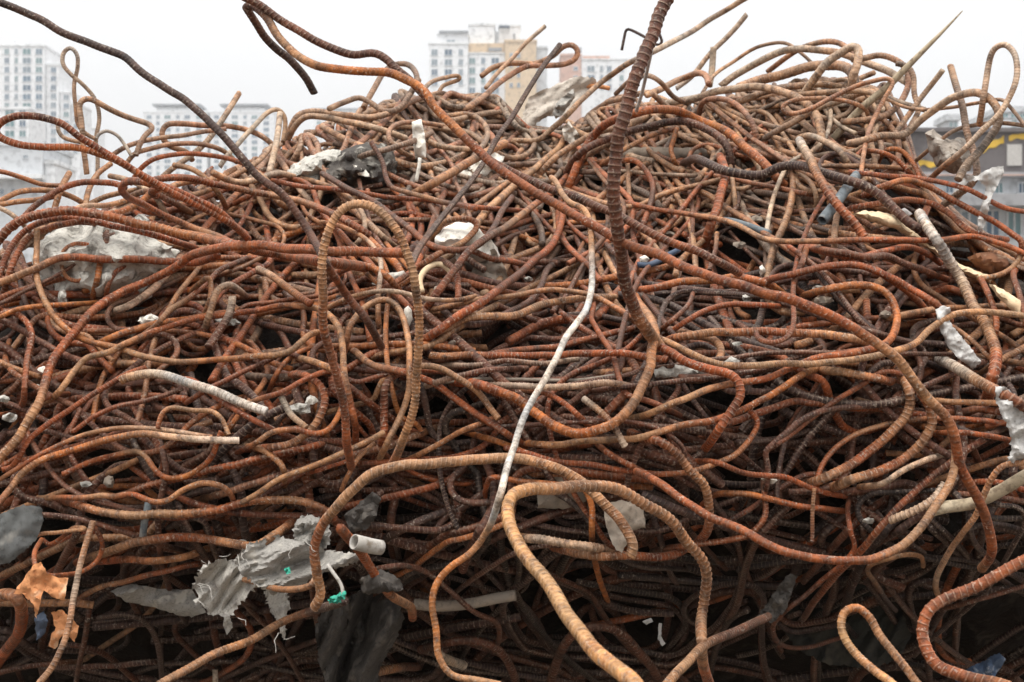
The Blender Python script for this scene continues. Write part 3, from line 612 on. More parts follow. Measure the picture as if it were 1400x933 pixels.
3|7|OOO|.05|orange bar lying level below the pale chunk|-12,440 0,434 25,423 62,418 120,415 140,412
3|7|RRR|.05|thin rust bar curving down right of the pale chunk|185,357 162,368 150,385 144,412
4|8|BBRTR|.05|brown bar slanting down left from the fan's thick bars|340,352 300,370 285,385 262,405 232,425 212,446 195,460
4|8|TTT|.06|short tan bar hooked over at the clump left of the arch|262,398 275,386 285,380 288,403 280,430
4|10|PTPB|.08|dusty thick bar humped over in the clump left of the arch|278,462 283,440 290,418 300,395 313,389 325,396 335,405
4|11|PBB|.06|thick stub standing with its cut end up in the clump|318,406 312,433 295,460 285,475
4|10|PTTR|.08|short dusty bar with a pale end slanting down to the tall arch|352,368 370,375 395,395 424,416
3|10|BROR|.08|ribbed orange bar humped inside the tall arch's top|452,382 460,373 487,363 512,368 530,380 548,400
4|7|PTTPPTT|.04|pale thin bar arching low across the tall arch's middle|435,430 450,420 482,405 520,398 550,400 585,410 625,410 650,405
3|9|BRB|.07|rust bar with coarse ribs right of the white lump|630,338 645,343 670,353 700,358 725,365
3|9|RBRR|.06|rust bar bent downward below the white lump|592,352 600,355 620,368 627,393 625,412 610,425
4|16|WWWPTTRRR|.08|thick whitish deep ribbed bar slanting steeply at the right|1257,292 1262,300 1275,320 1295,353 1315,388 1330,418 1345,440 1355,463 1360,481 1360,503 1355,523 1349,545
3|9|RRBR|.05|rust bar falling steeply right of the thick whitish bar|1395,360 1385,375 1392,400 1400,425 1405,450
3|9|RRR|.05|rust bar dropping beside the thick whitish bar's middle|1335,372 1350,400 1360,425 1362,450 1352,480
3|9|OBO|.04|flat orange strip bent in a hook right of the dark wavy bar|1103,340 1098,358 1088,380 1086,394 1097,402
3|7|RTR|.05|rust bar reaching past the torn strip at the right|1290,440 1310,452 1332,470 1352,490 1375,505
6|9|TTTT|.05|tan bar lying across the torn cloth and turning up at its right|322,790 335,794 350,797 385,806 410,806 425,800 433,788
2|8|TTT|.05|tan bar bowing over the gap just above the pale chunk's left shoulder|55,322 75,305 100,290 150,268 200,258 240,262 270,275
2|8|TPT|.04|pale tan bar leaning left from the pale chunk's top toward the elbow bar|232,302 215,272 195,256 175,246 150,240
2|8|TT|.06|short tan bar rising steeply left of the rounded bend bar's start|116,285 120,262 132,240 152,224
2|9|PTT|.04|dusty bar rising gently right toward the far white towers|150,292 185,278 220,262 250,250 300,244 322,232
2|8|TTP|.05|tan bar dipping then rising right below the leaning flat pale bar|195,250 238,268 280,262 320,240 350,222 372,200
2|9|TBT|.05|brown tan bar humped behind the rounded bend beneath the flat loop|158,288 180,269 205,262 232,275 264,292
2|8|TTR|.05|tan bar curving down right under the lowest of the three low arcs|238,226 262,232 284,246 302,270 312,290
2|8|PT|.04|short dusty bar lying level beside the tan stub at the left|84,302 110,283 142,282 172,274
3|9|OOR|.04|smooth orange bar curving left along the pale chunk's top|212,254 203,266 185,281 160,291 138,293 126,288
2|9|TPT|.05|dusty bar lying level under the far white towers, left of the plaster lump|290,236 320,250 350,246 380,238 410,244
2|9|TTB|.05|tan bar falling right from the leaning flat pale bar's foot|345,232 365,248 378,272 400,290
3|8|PBP|.08|dusty grey ribbed bar lying level in the middle, right of the tall arch|600,498 640,500 690,494 740,497 790,492
3|9|PBB|.08|dusty ribbed bar rising right through the middle behind the white bar|560,532 610,520 660,508 720,504
3|10|BPB|.08|dusty dark bar lying level just below the pale batten|640,530 700,527 760,530 830,524 880,534
"""
# ------------------------------------------------------------------ world and sun: a bright overcast day
wd = bpy.data.worlds.new('World'); SC.world = wd; wd.use_nodes = True
nt = wd.node_tree; bg = nt.nodes['Background']
SUN_EL, SUN_ROT = math.radians(70), math.radians(200)
sky = nt.nodes.new('ShaderNodeTexSky'); sky.sky_type = 'NISHITA'; sky.sun_disc = False
sky.sun_elevation = SUN_EL; sky.sun_rotation = SUN_ROT; sky.air_density = 1.0; sky.dust_density = 4.0
hs = nt.nodes.new('ShaderNodeHueSaturation'); hs.inputs['Saturation'].default_value = .2
nt.links.new(sky.outputs[0], hs.inputs['Color'])
# a closed white cloud layer, brighter overhead than at the horizon
tc = nt.nodes.new('ShaderNodeTexCoord'); sp = nt.nodes.new('ShaderNodeSeparateXYZ'); nt.links.new(tc.outputs['Generated'], sp.inputs[0])
up = ramp(nt, sp.outputs[2], 0.10, 1.0, 1.0, SKY_UP)
nz = noise_(nt, tc.outputs['Generated'], 2.2, 4); cl = math_(nt, 'MULTIPLY', up, ramp(nt, nz, .3, .7, .985, 1.015))
gr = nt.nodes.new('ShaderNodeCombineColor')
for i, k in enumerate((9.1, 9.1, 9.15)): nt.links.new(math_(nt, 'MULTIPLY', cl, k), gr.inputs[i])
nt.links.new(mixc(nt, hs.outputs[0], gr.outputs[0], .88), bg.inputs['Color']); bg.inputs['Strength'].default_value = SKY_S

sd = bpy.data.lights.new('sun', 'SUN'); sd.energy = SUN_E; sd.angle = math.radians(28); sd.color = (1, .965, .91)
so = bpy.data.objects.new('sun', sd); COL.objects.link(so); so.rotation_euler = (math.radians(90) - SUN_EL, 0, math.radians(-22))
so.location = (0, -5, 12)
vs = SC.view_settings; vs.view_transform = 'Standard'; vs.look = 'None'; vs.exposure = EXPO; vs.gamma = 1; vs.use_curve_mapping = False

# ------------------------------------------------------------------ ground
def sheet(name, pts, mat, kind):
    me = bpy.data.meshes.new(name); me.from_pydata(pts, [], [list(range(len(pts)))]); me.materials.append(mat)
    o = bpy.data.objects.new(name, me); COL.objects.link(o); return tag(o, kind=kind)
sheet('ground', [(-3000, -60, 0), (3000, -60, 0), (3000, 3500, 0), (-3000, 3500, 0)], M_SOIL, 'structure')

# ------------------------------------------------------------------ rubble core under the bars
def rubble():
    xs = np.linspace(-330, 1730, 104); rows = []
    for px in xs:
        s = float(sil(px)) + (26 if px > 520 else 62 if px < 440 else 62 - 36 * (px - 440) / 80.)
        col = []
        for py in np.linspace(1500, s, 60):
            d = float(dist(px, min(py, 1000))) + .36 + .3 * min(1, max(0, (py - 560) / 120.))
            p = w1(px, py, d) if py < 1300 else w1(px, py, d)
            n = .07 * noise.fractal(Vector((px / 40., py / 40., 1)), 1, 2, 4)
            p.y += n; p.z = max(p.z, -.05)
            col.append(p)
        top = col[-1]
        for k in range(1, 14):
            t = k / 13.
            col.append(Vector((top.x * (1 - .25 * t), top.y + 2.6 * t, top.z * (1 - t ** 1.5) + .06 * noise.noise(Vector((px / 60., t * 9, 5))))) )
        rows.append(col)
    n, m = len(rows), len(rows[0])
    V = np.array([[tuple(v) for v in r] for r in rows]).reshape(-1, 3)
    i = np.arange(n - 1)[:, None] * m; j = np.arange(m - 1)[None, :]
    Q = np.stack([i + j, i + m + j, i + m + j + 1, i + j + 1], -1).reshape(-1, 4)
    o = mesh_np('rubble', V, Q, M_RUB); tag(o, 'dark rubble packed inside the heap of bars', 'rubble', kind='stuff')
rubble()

# ------------------------------------------------------------------ bars deep in the heap, past counting
def walk(rng, x, y, n, top, flow):
    th = flow + rng.gauss(0, .5 if top else rng.choice((.2, .25, .3, .6)))
    if rng.random() < .5: th += math.pi
    P = [(x, y)]; stepl = 7; seg = 0; k = 0.
    for i in range(n):
        if seg <= 0:
            seg = rng.randint(4, 15); q = rng.random()
            if q < .38: k = 0.                                         # a straight run
            elif q < .80: k = rng.gauss(0, .045 if not top else .07)   # a slow sweep
            elif q < .92: k = rng.choice((-1, 1)) * rng.uniform(.13, .3); seg = rng.randint(5, 12)   # a hook
            else: k = rng.choice((-1, 1)) * rng.uniform(.35, .6); seg = rng.randint(1, 2)            # a sharp kink
        seg -= 1
        th += k + (.02 * math.sin(flow - th) if k == 0 else 0)
        x += stepl * math.cos(th); y += stepl * .8 * math.sin(th)
        s = float(sil(x))
        if y < s + 14: y = s + 14 + rng.random() * 5; th = -th * .5
        if y > 985: break
        P.append((x, y))
    return P[::2] if len(P) > 8 else P
def flow_at(x, y):
    if y < 300: return RNG.gauss(0, .5)
    f = 0
    if x < 420 and y > 380: f = -.45 * (1 - x / 420)
    if x > 950 and y > 300: f = .35 * (x - 950) / 450 if y < 420 else -.25 * (x - 950) / 450
    return f
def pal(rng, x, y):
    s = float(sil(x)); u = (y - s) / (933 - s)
    if y > 705: return rng.choice('KKKDDBD')  # near-black steel down in the hollow, its shade put into the tint
    if u < .16: return rng.choice('TTTTPRB')
    if u < .3: return rng.choice('TTRRRBO')
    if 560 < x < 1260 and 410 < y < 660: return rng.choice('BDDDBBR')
    return rng.choice('RRRRROBBT')
def deep_bars():
    Vs, Qs, Ts, Cs = [], [], [], []; base = 0; prev = None
    for i in range(N_DEEP):
        rng = random.Random(1000 + i)
        crest = i % 5 == 0
        x = rng.uniform(380, 1230) if crest else rng.uniform(-120, 1520); s = float(sil(x)); y = s + rng.uniform(14, 140) if crest else s + 16 + (970 - s) * rng.random() ** .95
        top = y < 330
        P = walk(rng, x, y, rng.randint(26, 70) if crest else rng.randint(45, 120), top, flow_at(x, y))
        if i % 3 == 1 and not crest and prev:      # bars that were bundled together still run side by side
            sh = rng.choice((-1, 1)) * rng.uniform(9, 13); rot = rng.gauss(0, .03); m0 = np.mean(prev, 0)
            P = [(m0[0] + (a - m0[0]) - rot * (e - m0[1]) + rng.gauss(0, .8), m0[1] + (e - m0[1]) + rot * (a - m0[0]) + sh) for a, e in prev]
        prev = P if not crest else prev
        if len(P) < 4: continue
        S = spline(P, 4, 2); px, py = S[:, 0], S[:, 1]
        sdepth = rng.uniform(.03, .26) + (.12 if y > 700 else 0)
        if y > 745 and rng.random() < .25: continue
        if crest: sdepth = rng.uniform(-.05, .12)
        elif i % 3 == 0: sdepth *= .35
        wp = rng.uniform(5.5, 8.5) if top else rng.uniform(7, 11.5)
        d = dist(px, py) + sdepth + .03 * np.sin(np.arange(len(px)) * .05 + i)
        c = pal(rng, float(np.mean(px)), float(np.mean(py))); du = float(np.clip((290 - np.mean(py)) / 320, 0, .34))
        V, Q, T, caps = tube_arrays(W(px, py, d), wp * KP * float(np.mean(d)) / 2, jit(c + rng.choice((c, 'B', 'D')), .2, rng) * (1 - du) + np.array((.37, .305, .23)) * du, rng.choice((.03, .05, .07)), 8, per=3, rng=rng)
        Vs.append(V); Qs.append(Q + base); Ts.append(T); Cs += [[k + base for k in q] for q in caps]; base += len(V)
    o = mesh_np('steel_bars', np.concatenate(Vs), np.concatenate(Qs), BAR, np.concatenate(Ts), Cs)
    tag(o, 'tangled mass of rusted bars deep inside the heap', 'rebar', kind='stuff')
deep_bars()

# ------------------------------------------------------------------ rocks and sheets that lie in the heap's lower layers
blob('concrete_chunk', [(55,330),(75,312),(110,303),(142,301),(172,309),(190,292),(204,300),(208,325),(235,338),(242,355),(222,372),(205,385),(208,405),(190,418),(150,412),(110,418),(66,432),(50,415),(54,398),(48,372),(43,350)],
     M_CONC, .02, .05, .10, .07, 40, 'big pale broken concrete chunk lodged under the left fan of bars', 'concrete', 5, 1.2, flat='rock', seed=3)
blob('dark_rock', [(436,244),(452,220),(470,205),(500,194),(530,199),(545,222),(540,248),(515,264),(480,268),(450,262)],
     M_DARK, -.02, .04, .08, .06, 20, 'black crusted rock lying in the heap below the left shoulder', 'rock', 4, 1.2, flat='rock', seed=5)
blob('plaster_lump', [(385,247),(398,226),(425,212),(455,204),(474,206),(470,220),(452,236),(440,252),(425,262),(398,264)],
     M_CONC, -.04, .03, .05, .06, 16, 'pale crushed plaster lump left of the black rock', 'plaster', 4, 1.2, flat='rock', seed=8)
blob('plaster_shard', [(482,225),(500,232),(506,242),(490,240)], M_CONCW, -.12, .006, .004, .01, 10, 'small pale shard lying on the black rock', 'plaster', 3, .3, seed=9)
blob('cement_sheet', [(714,160),(722,136),(738,124),(765,114),(790,104),(812,107),(816,114),(805,128),(790,146),(772,156),(748,160),(733,168),(727,188),(712,206),(690,206),(688,196),(702,176)],
     M_SHEET, -.10, .006, .01, .06, 26, 'crumpled grey cement sheet draped over the crest', 'sheet', 2.6, .9, seed=12, fold=(.5, .86))
blob('cement_flap', [(755,154),(762,140),(784,121),(786,134),(768,158),(760,163)], M_GREY, -.28, .006, .006, .02, 10, 'thin grey flap hanging off the crumpled cement sheet', 'flap', 3, .4, seed=13)
blob('cement_rag', [(768,178),(778,166),(792,184),(806,200),(790,204),(772,192)], M_SHEET, -.1, .008, .01, .03, 12, 'small pale rag below the crumpled cement sheet', 'rag', 3, .6, seed=14)
blob('plaster_lump', [(598,250),(622,234),(650,214),(672,206),(690,214),(684,232),(664,246),(640,252),(612,262)], M_CONCW, .02, .02, .03, .05, 20, 'pale plaster lump sunk between bars below the cement sheet', 'plaster', 4, 1, flat='rock', seed=15)
blob('plaster_lump', [(594,326),(606,312),(625,304),(645,304),(658,316),(672,328),(684,348),(676,366),(645,370),(615,362),(600,348)], M_CONCW, -.03, .03, .05, .03, 26, 'bright white lump ringed by a dusty bar', 'plaster', 4, .7, seed=16)
blob('plaster_board', [(650,352),(676,340),(690,366),(700,396),(668,402),(640,392)], M_PLATE, .03, .01, .004, .02, 20, 'dull board under the bright white lump', 'board', 4, .4, seed=17)
blob('plaster_board', [(520,376),(552,370),(556,376),(540,386),(518,392),(508,388)], M_CONCW, 0, .01, .004, .01, 20, 'pale board sliver inside the tall arch', 'board', 4, .4, seed=18)
blob('plastic_float', [(553,422),(558,418),(563,424),(564,436),(560,446),(554,444),(551,434)], M_CONCW, -.02, .01, .02, 0, 20, 'small white egg shaped float behind the tall arch', 'float', 3, 0, seed=19)
blob('cream_foam_strip', [(1165,293),(1180,288),(1205,290),(1230,296),(1246,312),(1268,331),(1292,346),(1312,361),(1336,371),(1357,378),(1354,387),(1330,380),(1300,364),(1278,347),(1250,330),(1225,314),(1190,303)],
     M_CREAM, -.12, .02, .02, .012, 30, 'long cream foam strip lying under the very long bar', 'foam', 4, .4, seed=21)
blob('cream_foam_piece', [(1352,388),(1372,396),(1396,412),(1412,432),(1402,446),(1382,424),(1362,404)], M_CREAM, -.1, .015, .012, .01, 30, 'tapering cream foam piece at the right edge', 'foam', 4, .4, seed=22)
blob('rusted_plate', [(1322,352),(1345,345),(1372,347),(1388,356),(1380,372),(1356,376),(1334,366)], M_RUSTPL, -.05, .03, .02, .02, 20, 'speckled rusted plate between bars at the right edge', 'plate', 4, .6, seed=23)
blob('lodged_rock', [(1264,182),(1276,176),(1286,186),(1300,192),(1314,188),(1326,198),(1334,214),(1328,232),(1312,240),(1296,236),(1280,228),(1270,208)],
     M_STONE, 0, .03, .06, .03, 14, 'grey brown rock caught in the bars on the right shoulder', 'rock', 4, .8, dep=3.02, flat='rock', seed=24)
blob('white_plastic_sheet', [(1314,237),(1335,241),(1356,229),(1372,227),(1373,236),(1366,250),(1356,268),(1351,290),(1345,312),(1337,318),(1337,300),(1343,276),(1348,256),(1338,247),(1322,248)],
     M_WPL, 0, .003, .004, .02, 16, 'white plastic sheet twisted over the right shoulder', 'plastic', 2.2, .5, dep=2.85, seed=25, flat='cloth')
blob('white_plastic_shard', [(1304,262),(1318,238),(1324,246),(1318,266),(1304,282),(1296,280)], M_WPL, 0, .004, .004, .01, 14, 'white plastic shard left of the twisted sheet', 'plastic', 3, .4, dep=2.95, seed=26)
blob('plastic_scrap', [(1225,290),(1236,284),(1248,292),(1238,298),(1226,297)], M_WPL, -.05, .004, .004, .005, 14, 'white scrap above the cream foam strip', 'plastic', 3, .4, seed=27)
blob('grey_board', [(846,206),(852,202),(900,201),(960,203),(986,208),(980,214),(920,217),(880,222),(850,216)], M_PLATE, -.02, .02, .006, .01, 30, 'pale board lying level right of the thick upright bar', 'board', 4, .4, seed=28)
blob('torn_strip', [(893,506),(918,498),(945,501),(966,508),(985,498),(1000,487),(1012,494),(1006,503),(975,513),(930,517),(896,516)], M_CONC, -.01, .004, .004, .015, 20, 'pale torn strip lying right of the upright bar below its foot', 'strip', 4, .6, seed=29)
pipe('pale_batten', [(596,524), (650,519), (710,519), (790,520), (850,512)], 5, M_PLATE, 'pale batten lying level behind the white bar', 'batten', .02)
blob('flat_board', [(734,660),(760,652),(795,658),(802,686),(772,696),(735,695)], M_PLATE, .05, .012, .004, .02, 30, 'dull board behind the sandy hook', 'board', 4, .6, seed=31)
blob('torn_board', [(824,690),(850,684),(880,690),(883,722),(864,726),(858,742),(850,756),(842,752),(834,736),(828,716)], M_PLATE, -.03, .006, .004, .012, 24, 'torn beige board inside the sandy hook', 'board', 4, .7, seed=32)
blob('slate_sheet', [(-20,712),(6,700),(32,690),(56,694),(60,712),(50,738),(32,756),(12,770),(-20,776)], M_SLATE, -.05, .004, .004, .02, 40, 'dark grey slate sheet at the left edge', 'sheet', 3, .8, seed=33, flat='cloth')
blob('tarpaulin_fold', [(150,808),(180,798),(220,806),(262,806),(282,838),(262,845),(232,838),(200,828),(170,822)], M_GREY, -.1, .004, .01, .03, 14, 'dull fold of cloth hanging left of the torn cloth', 'cloth', 5, .8, seed=34, fold=(.3, .9))
blob('grey_rag', [(402,722),(408,708),(426,704),(444,710),(452,726),(450,745),(436,752),(420,760),(402,748)], M_GREY, -.08, .004, .01, .045, 14, 'bunched grey rag behind the drooping tan bar', 'rag', 2.6, 1.4, seed=35, flat='cloth')
blob('dark_cloth', [(430,856),(444,830),(470,818),(500,806),(530,808),(548,822),(552,842),(546,868),(532,890),(520,912),(512,945),(450,945),(436,905)],
     M_DKF, -.22, .004, .01, .13, 26, 'large dark cloth hanging in the hollow at the bottom', 'cloth', 3, 1.2, seed=36, fold=(.95, .3))
blob('dark_cloth', [(490,792),(520,778),(545,790),(552,806),(520,812),(496,812)], M_DKF, -.25, .01, .02, .05, 20, 'smaller dark cloth fold above the hanging dark cloth', 'cloth', 3, 1, seed=37, flat='cloth')
blob('olive_tarpaulin', [(1068,846),(1090,822),(1118,804),(1150,795),(1195,798),(1228,826),(1246,868),(1230,900),(1190,915),(1130,908),(1096,892),(1075,868)],
     M_OLIVE, .10, .004, .01, .08, 36, 'dark olive tarpaulin in the hollow at lower right', 'tarpaulin', 3.5, 1.2, seed=38, fold=(.8, .5))
blob('grey_rag', [(1032,848),(1052,820),(1070,796),(1080,784),(1090,788),(1084,806),(1076,832),(1060,850),(1044,852)], M_DKF, -.16, .004, .01, .03, 10, 'twisted dark grey rag beside the olive tarpaulin', 'rag', 2.5, .8, seed=39, flat='cloth')
blob('denim_scrap', [(1306,930),(1322,914),(1344,904),(1366,892),(1376,902),(1362,922),(1358,945),(1318,945)], M_BLUE, -.3, .005, .01, .035, 12, 'blue denim scrap at the bottom right corner', 'cloth', 2.5, .8, seed=40, flat='cloth')
blob('blue_scrap', [(470,705),(490,690),(510,672),(520,680),(515,705),(500,725),(478,728)], M_DKF, -.02, .004, .006, .02, 14, 'dark scrap behind the broad low arching bar', 'plastic', 4, .8, seed=41)
pipe('wooden_pole', [(1268,700), (1290,694), (1331,688), (1366,672), (1400,652), (1440,630)], 17, M_WOOD, 'pale wooden pole poking out at the right edge', 'pole', -.02)
pipe('grey_stick', [(566,826), (600,829), (640,826), (680,818), (705,814)], 15, M_PLATE, 'dull pale stick lying in the shadow behind the winding bar', 'stick', -.02)
pipe('plastic_hose', [(990,302), (1000,303), (1025,310), (1052,320)], 10, M_PIPE, 'flat blue grey hose end right of the leaning thick rust bar', 'hose', .0)
pipe('blue_pipe', [(872,362), (884,363), (897,359), (912,350), (928,342)], 8, M_NAVY, 'dark blue pipe half buried right of the upright bar', 'pipe', -.01)
blob('plaster_lump', [(874,352),(882,348),(888,354),(884,360),(875,360)], M_CONCW, -.06, .006, .008, .005, 10, 'small white lump beside the dark blue pipe', 'plaster', 3, .3, seed=42)

# scattered chips of plaster and concrete
chips = [(203,437,20,8),(60,505,10,5),(52,530,9,6),(12,572,12,8),(6,546,9,6),(235,345,14,8),(178,456,8,6),(150,658,9,10),(86,408,8,12),(118,662,10,6),
         (310,440,22,7),(420,352,10,5),(1035,300,9,7),(1120,396,12,6),(1125,412,16,8),(1255,408,8,5),(870,450,8,5),(915,320,9,5),(1010,335,10,6),(1042,370,6,8),
         (600,395,10,6),(620,470,9,5),(1210,430,9,6),(1052,655,14,10),(1188,712,9,5),(410,560,18,10),(425,548,10,8),(1008,470,8,4),(722,382,7,4),(1022,408,9,8)]
for i, (x, y, a, b_) in enumerate(chips):
    r = random.Random(70 + i); n = 7
    poly = [(x + a * math.cos(k / n * 6.283 + r.random() * .5) * r.uniform(.7, 1.1), y + b_ * math.sin(k / n * 6.283 + r.random() * .5) * r.uniform(.7, 1.1)) for k in range(n)]
    blob('plaster_chip', poly, r.choice((M_CONC, M_CONCW, M_CONC, M_PLATE)), .0, .01, .006, .015, 9, 'small pale chip of plaster caught between packed bars', 'plaster', 3, .4, seed=70 + i, flat='rock',
         group='plaster chips scattered in the heap')

# ------------------------------------------------------------------ bars packed near the surface, one by one
REG = [('u', 'tan dusty bar among the tangle of alike bars packed along the crest'), ('l', 'rust brown bar among alike bars packed in the left slope'),
       ('c', 'dull brown bar among alike bars packed in the middle of the heap'), ('r', 'rust brown bar among alike bars packed in the right slope'),
       ('b', 'dark bar among alike bars hanging in the shaded hollow at the bottom')]
AVOID = ((40, 250, 290, 420), (590, 690, 300, 400), (430, 560, 190, 265), (700, 820, 100, 210), (250, 560, 720, 900))
def fillers():
    for i in range(N_FILL):
        rng = random.Random(300 + i)
        if i % 5 == 1: x = rng.uniform(60, 440); y = float(sil(x)) + rng.uniform(10, 90)
        elif i % 3 == 0: x = rng.uniform(400, 1230); y = float(sil(x)) + rng.uniform(18, 120)
        else: x = rng.uniform(-30, 1430); y = rng.uniform(max(float(sil(x)) + 30, 300), 760 if i % 6 else 930)
        if any(a < x < b and e < y < f for a, b, e, f in AVOID): continue
        if y > 735 and rng.random() < .35: continue
        top = y < 310
        P = walk(rng, x, y, rng.randint(30, 75), top, flow_at(x, y))
        if len(P) < 5: continue
        q = np.mean(np.array(P), 0); c = pal(rng, q[0], q[1])
        k = 'b' if q[1] > 730 else 'u' if q[1] < 290 else 'l' if q[0] < 430 else 'r' if q[0] > 960 else 'c'
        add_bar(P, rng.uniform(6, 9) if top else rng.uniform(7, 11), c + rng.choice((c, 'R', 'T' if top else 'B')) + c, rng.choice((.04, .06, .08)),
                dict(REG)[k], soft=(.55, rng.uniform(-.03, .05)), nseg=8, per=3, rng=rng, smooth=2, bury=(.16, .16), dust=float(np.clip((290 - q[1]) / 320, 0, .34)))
fillers()

# ------------------------------------------------------------------ bars one by one, as they lie
bars = []
for ln in BARS.strip().splitlines():
    if ln.startswith('#'): continue
    f = ln.split('|'); pts = [tuple(float(v) for v in p.split(',')) for p in f[5].split()]
    dep = None
    if len(f) > 6 and f[6].startswith('d='): dep = [float(v) for v in f[6][2:].split(',')]
    bars.append((int(f[0]), float(f[1]), f[2], float(f[3]), f[4], pts, dep))  # the bar slanting into shadow has that shade painted in its tint letters
bars.sort(key=lambda b: b[0])
def bm_threads(par):
    rng = random.Random(9)
    for k in range(22):
        x, y = rng.choice(((285, 775), (300, 765), (322, 757), (272, 800), (270, 825), (300, 842), (345, 742), (385, 868), (318, 842), (410, 745), (395, 810)))
        x += rng.gauss(0, 7); y += rng.gauss(0, 5); P = [(x, y, 2.02)]; a = rng.uniform(0, 6.28)
        for q in range(rng.randint(4, 9)):
            a += rng.gauss(0, .8); P.append((P[-1][0] + 2.6 * math.cos(a), P[-1][1] + 2.6 * math.sin(a) + .8, P[-1][2] - .003))
        P = np.array(P); C = resample(W(P[:, 0], P[:, 1], P[:, 2]), .003)
        V, Q, _, caps = tube_arrays(C, .0005, 'P', 0, 5, long_rib=False)
        parent(mesh_np('loose_thread', V, Q, M_PALEF, None, caps), par)
def debris(stage):
    if stage == 2:
        pipe('wooden_splinter', [(1137,192), (1162,165), (1185,142), (1210,122), (1240,92), (1265,67), (1295,37), (1316,15)], 11, M_WOOD,
             'long pale wooden splinter tapering to a point above the right shoulder', 'splinter', dep=(3.3, 3.2, 3.15), taper=[1.0, 1.0, .95, .9, .7, .45, .12])
        o = blob('hanging_strap', [(563,167),(576,163),(580,180),(583,204),(582,216),(568,217),(566,205),(564,185)], M_CONCW, -.2, .006, .012, .02, 24, 'pale strap hanging over bars below the crest', 'strap', 3, .3, seed=50)
        pipe('strap_tail', [(574,216), (573,228), (570,242), (569,249)], 5, M_CONCW, '', '', dep=(3.05, 3.05), par=o)
        pipe('grey_pipe', [(1124,302), (1140,282), (1156,260), (1172,239)], 14, M_PIPE, 'short grey plastic pipe under the leaning thick bar', 'pipe', -.01, wall=.15)
        pipe('cream_tube', [(577,400), (574,382), (583,368), (600,361), (614,369), (618,380)], 8, M_CREAM, 'curved cream tube below the bright white lump', 'tube')
        pipe('pale_lath', [(891,68), (884,100), (877,130), (870,152)], 5, M_WPL, 'thin pale lath beside the thick upright bar', 'lath', dep=(2.9, 3.1))
        pipe('orange_cable', [(800,118), (815,118), (833,121)], 6, M_ORG, 'short orange scrap on the crest', 'scrap')
    if stage == 4:
        pipe('grey_pipe', [(203,682), (202,695), (198,712), (195,735)], 10, M_PIPE, 'short grey pipe standing up in the lower left slope', 'pipe', wall=.16)
        blob('torn_strip', [(1278,424),(1290,418),(1299,420),(1299,440),(1310,456),(1326,474),(1342,496),(1330,506),(1308,488),(1292,468),(1284,446)], M_WPL, -.1, .005, .008, .015, 12, 'grey white torn strip at the right, below the long sagging bar', 'strip', 2.4, .7, seed=51, flat='cloth')
        blob('torn_plastic', [(1360,528),(1374,529),(1390,545),(1405,556),(1420,590),(1420,622),(1392,634),(1378,630),(1382,612),(1380,590),(1370,570),(1362,548)], M_WPL, -.12, .005, .01, .02, 14, 'torn white plastic at the right edge under the whitish topped bar', 'plastic', 2.4, 1, seed=52, flat='cloth')
    if stage == 5:
        blob('grey_cloth', [(320,764),(340,744),(380,732),(412,742),(440,750),(470,756),(494,758),(497,766),(468,774),(440,784),(420,796),(396,806),(372,812),(350,800),(330,786)],
             M_GREY, -.24, .003, .006, .045, 16, 'dull grey cloth stretched right of the torn cloth', 'cloth', 2.6, 1.4, seed=60, fold=(.35, .93))
        tc_ = blob('torn_cloth', [(262,803),(270,784),(280,772),(300,764),(322,768),(344,776),(358,786),(362,800),(346,808),(336,820),(324,828),(318,842),(308,846),(298,840),(286,842),(276,828),(266,826),(272,814)],
             M_PALEF, -.30, .0025, .006, .05, 17, 'pale torn cloth with a frayed edge wrapped in the bars at lower left', 'cloth', 2.3, 1.7, seed=53, fold=(.80, .6))
        blob('torn_cloth', [(360,808),(376,804),(394,810),(396,826),(392,848),(389,874),(383,866),(378,848),(368,832)],
             M_PALEF, -.30, .0025, .004, .03, 15, 'narrow pale cloth strip hanging to a point right of the frayed torn cloth', 'cloth', 2.3, 1.4, seed=61, fold=(.95, .3))
        blob('paper_shard', [(878,850),(890,845),(893,850),(884,855)], M_WPL, -.1, .002, .001, .004, 9, 'small white shard in the dark beside the sandy hook', 'shard', 3, .3, seed=62)
        blob('paper_sliver', [(901,852),(905,853),(904,870),(910,880),(905,884),(899,874)], M_WPL, -.1, .002, .001, .004, 9, 'thin white sliver in the dark right of the sandy hook', 'shard', 3, .3, seed=63)
        bm_threads(tc_)
        blob('cloth_tatter', [(308,838),(316,846),(318,858),(310,869),(305,855)], M_PALEF, -.33, .004, .004, .01, 8, 'small tatter dangling under the torn cloth', 'cloth', 3, .6, seed=54)
        blob('orange_paper', [(18,812),(34,790),(44,774),(56,768),(64,784),(80,790),(93,790),(90,806),(88,822),(74,818),(60,808),(56,822),(50,846),(46,826),(30,812)],
             M_ORG, -.35, .002, .003, .014, 22, 'torn orange paper behind the leaning tan stick', 'paper', 3.5, .7, seed=55)
        blob('orange_paper', [(70,838),(84,834),(98,846),(108,856),(102,878),(92,868),(84,870),(76,888),(66,884),(70,870),(76,858)], M_ORG, -.3, .002, .003, .012, 16, 'smaller torn orange paper low down beside the leaning stick', 'paper', 3.5, .7, seed=56)
        blob('blue_scrap', [(47,846),(60,836),(66,850),(62,866),(50,876)], M_NAVY, -.28, .004, .006, .01, 14, 'dark blue scrap below the torn orange paper', 'plastic', 3, .7, seed=57)
        rp = pipe('knotted_rope', [(448,772), (456,784), (464,795), (469,806), (468,816)], 5, M_PVC, 'pale rope end with a frayed green tip', 'rope', dep=(2.1, 2.08))
        blob('frayed_tip', [(462,812),(472,808),(472,818),(462,826),(450,825),(448,820)], M_GREEN, 0, .003, .004, .01, 6, '', '', 2.5, .8, dep=2.08, seed=58, par=rp)
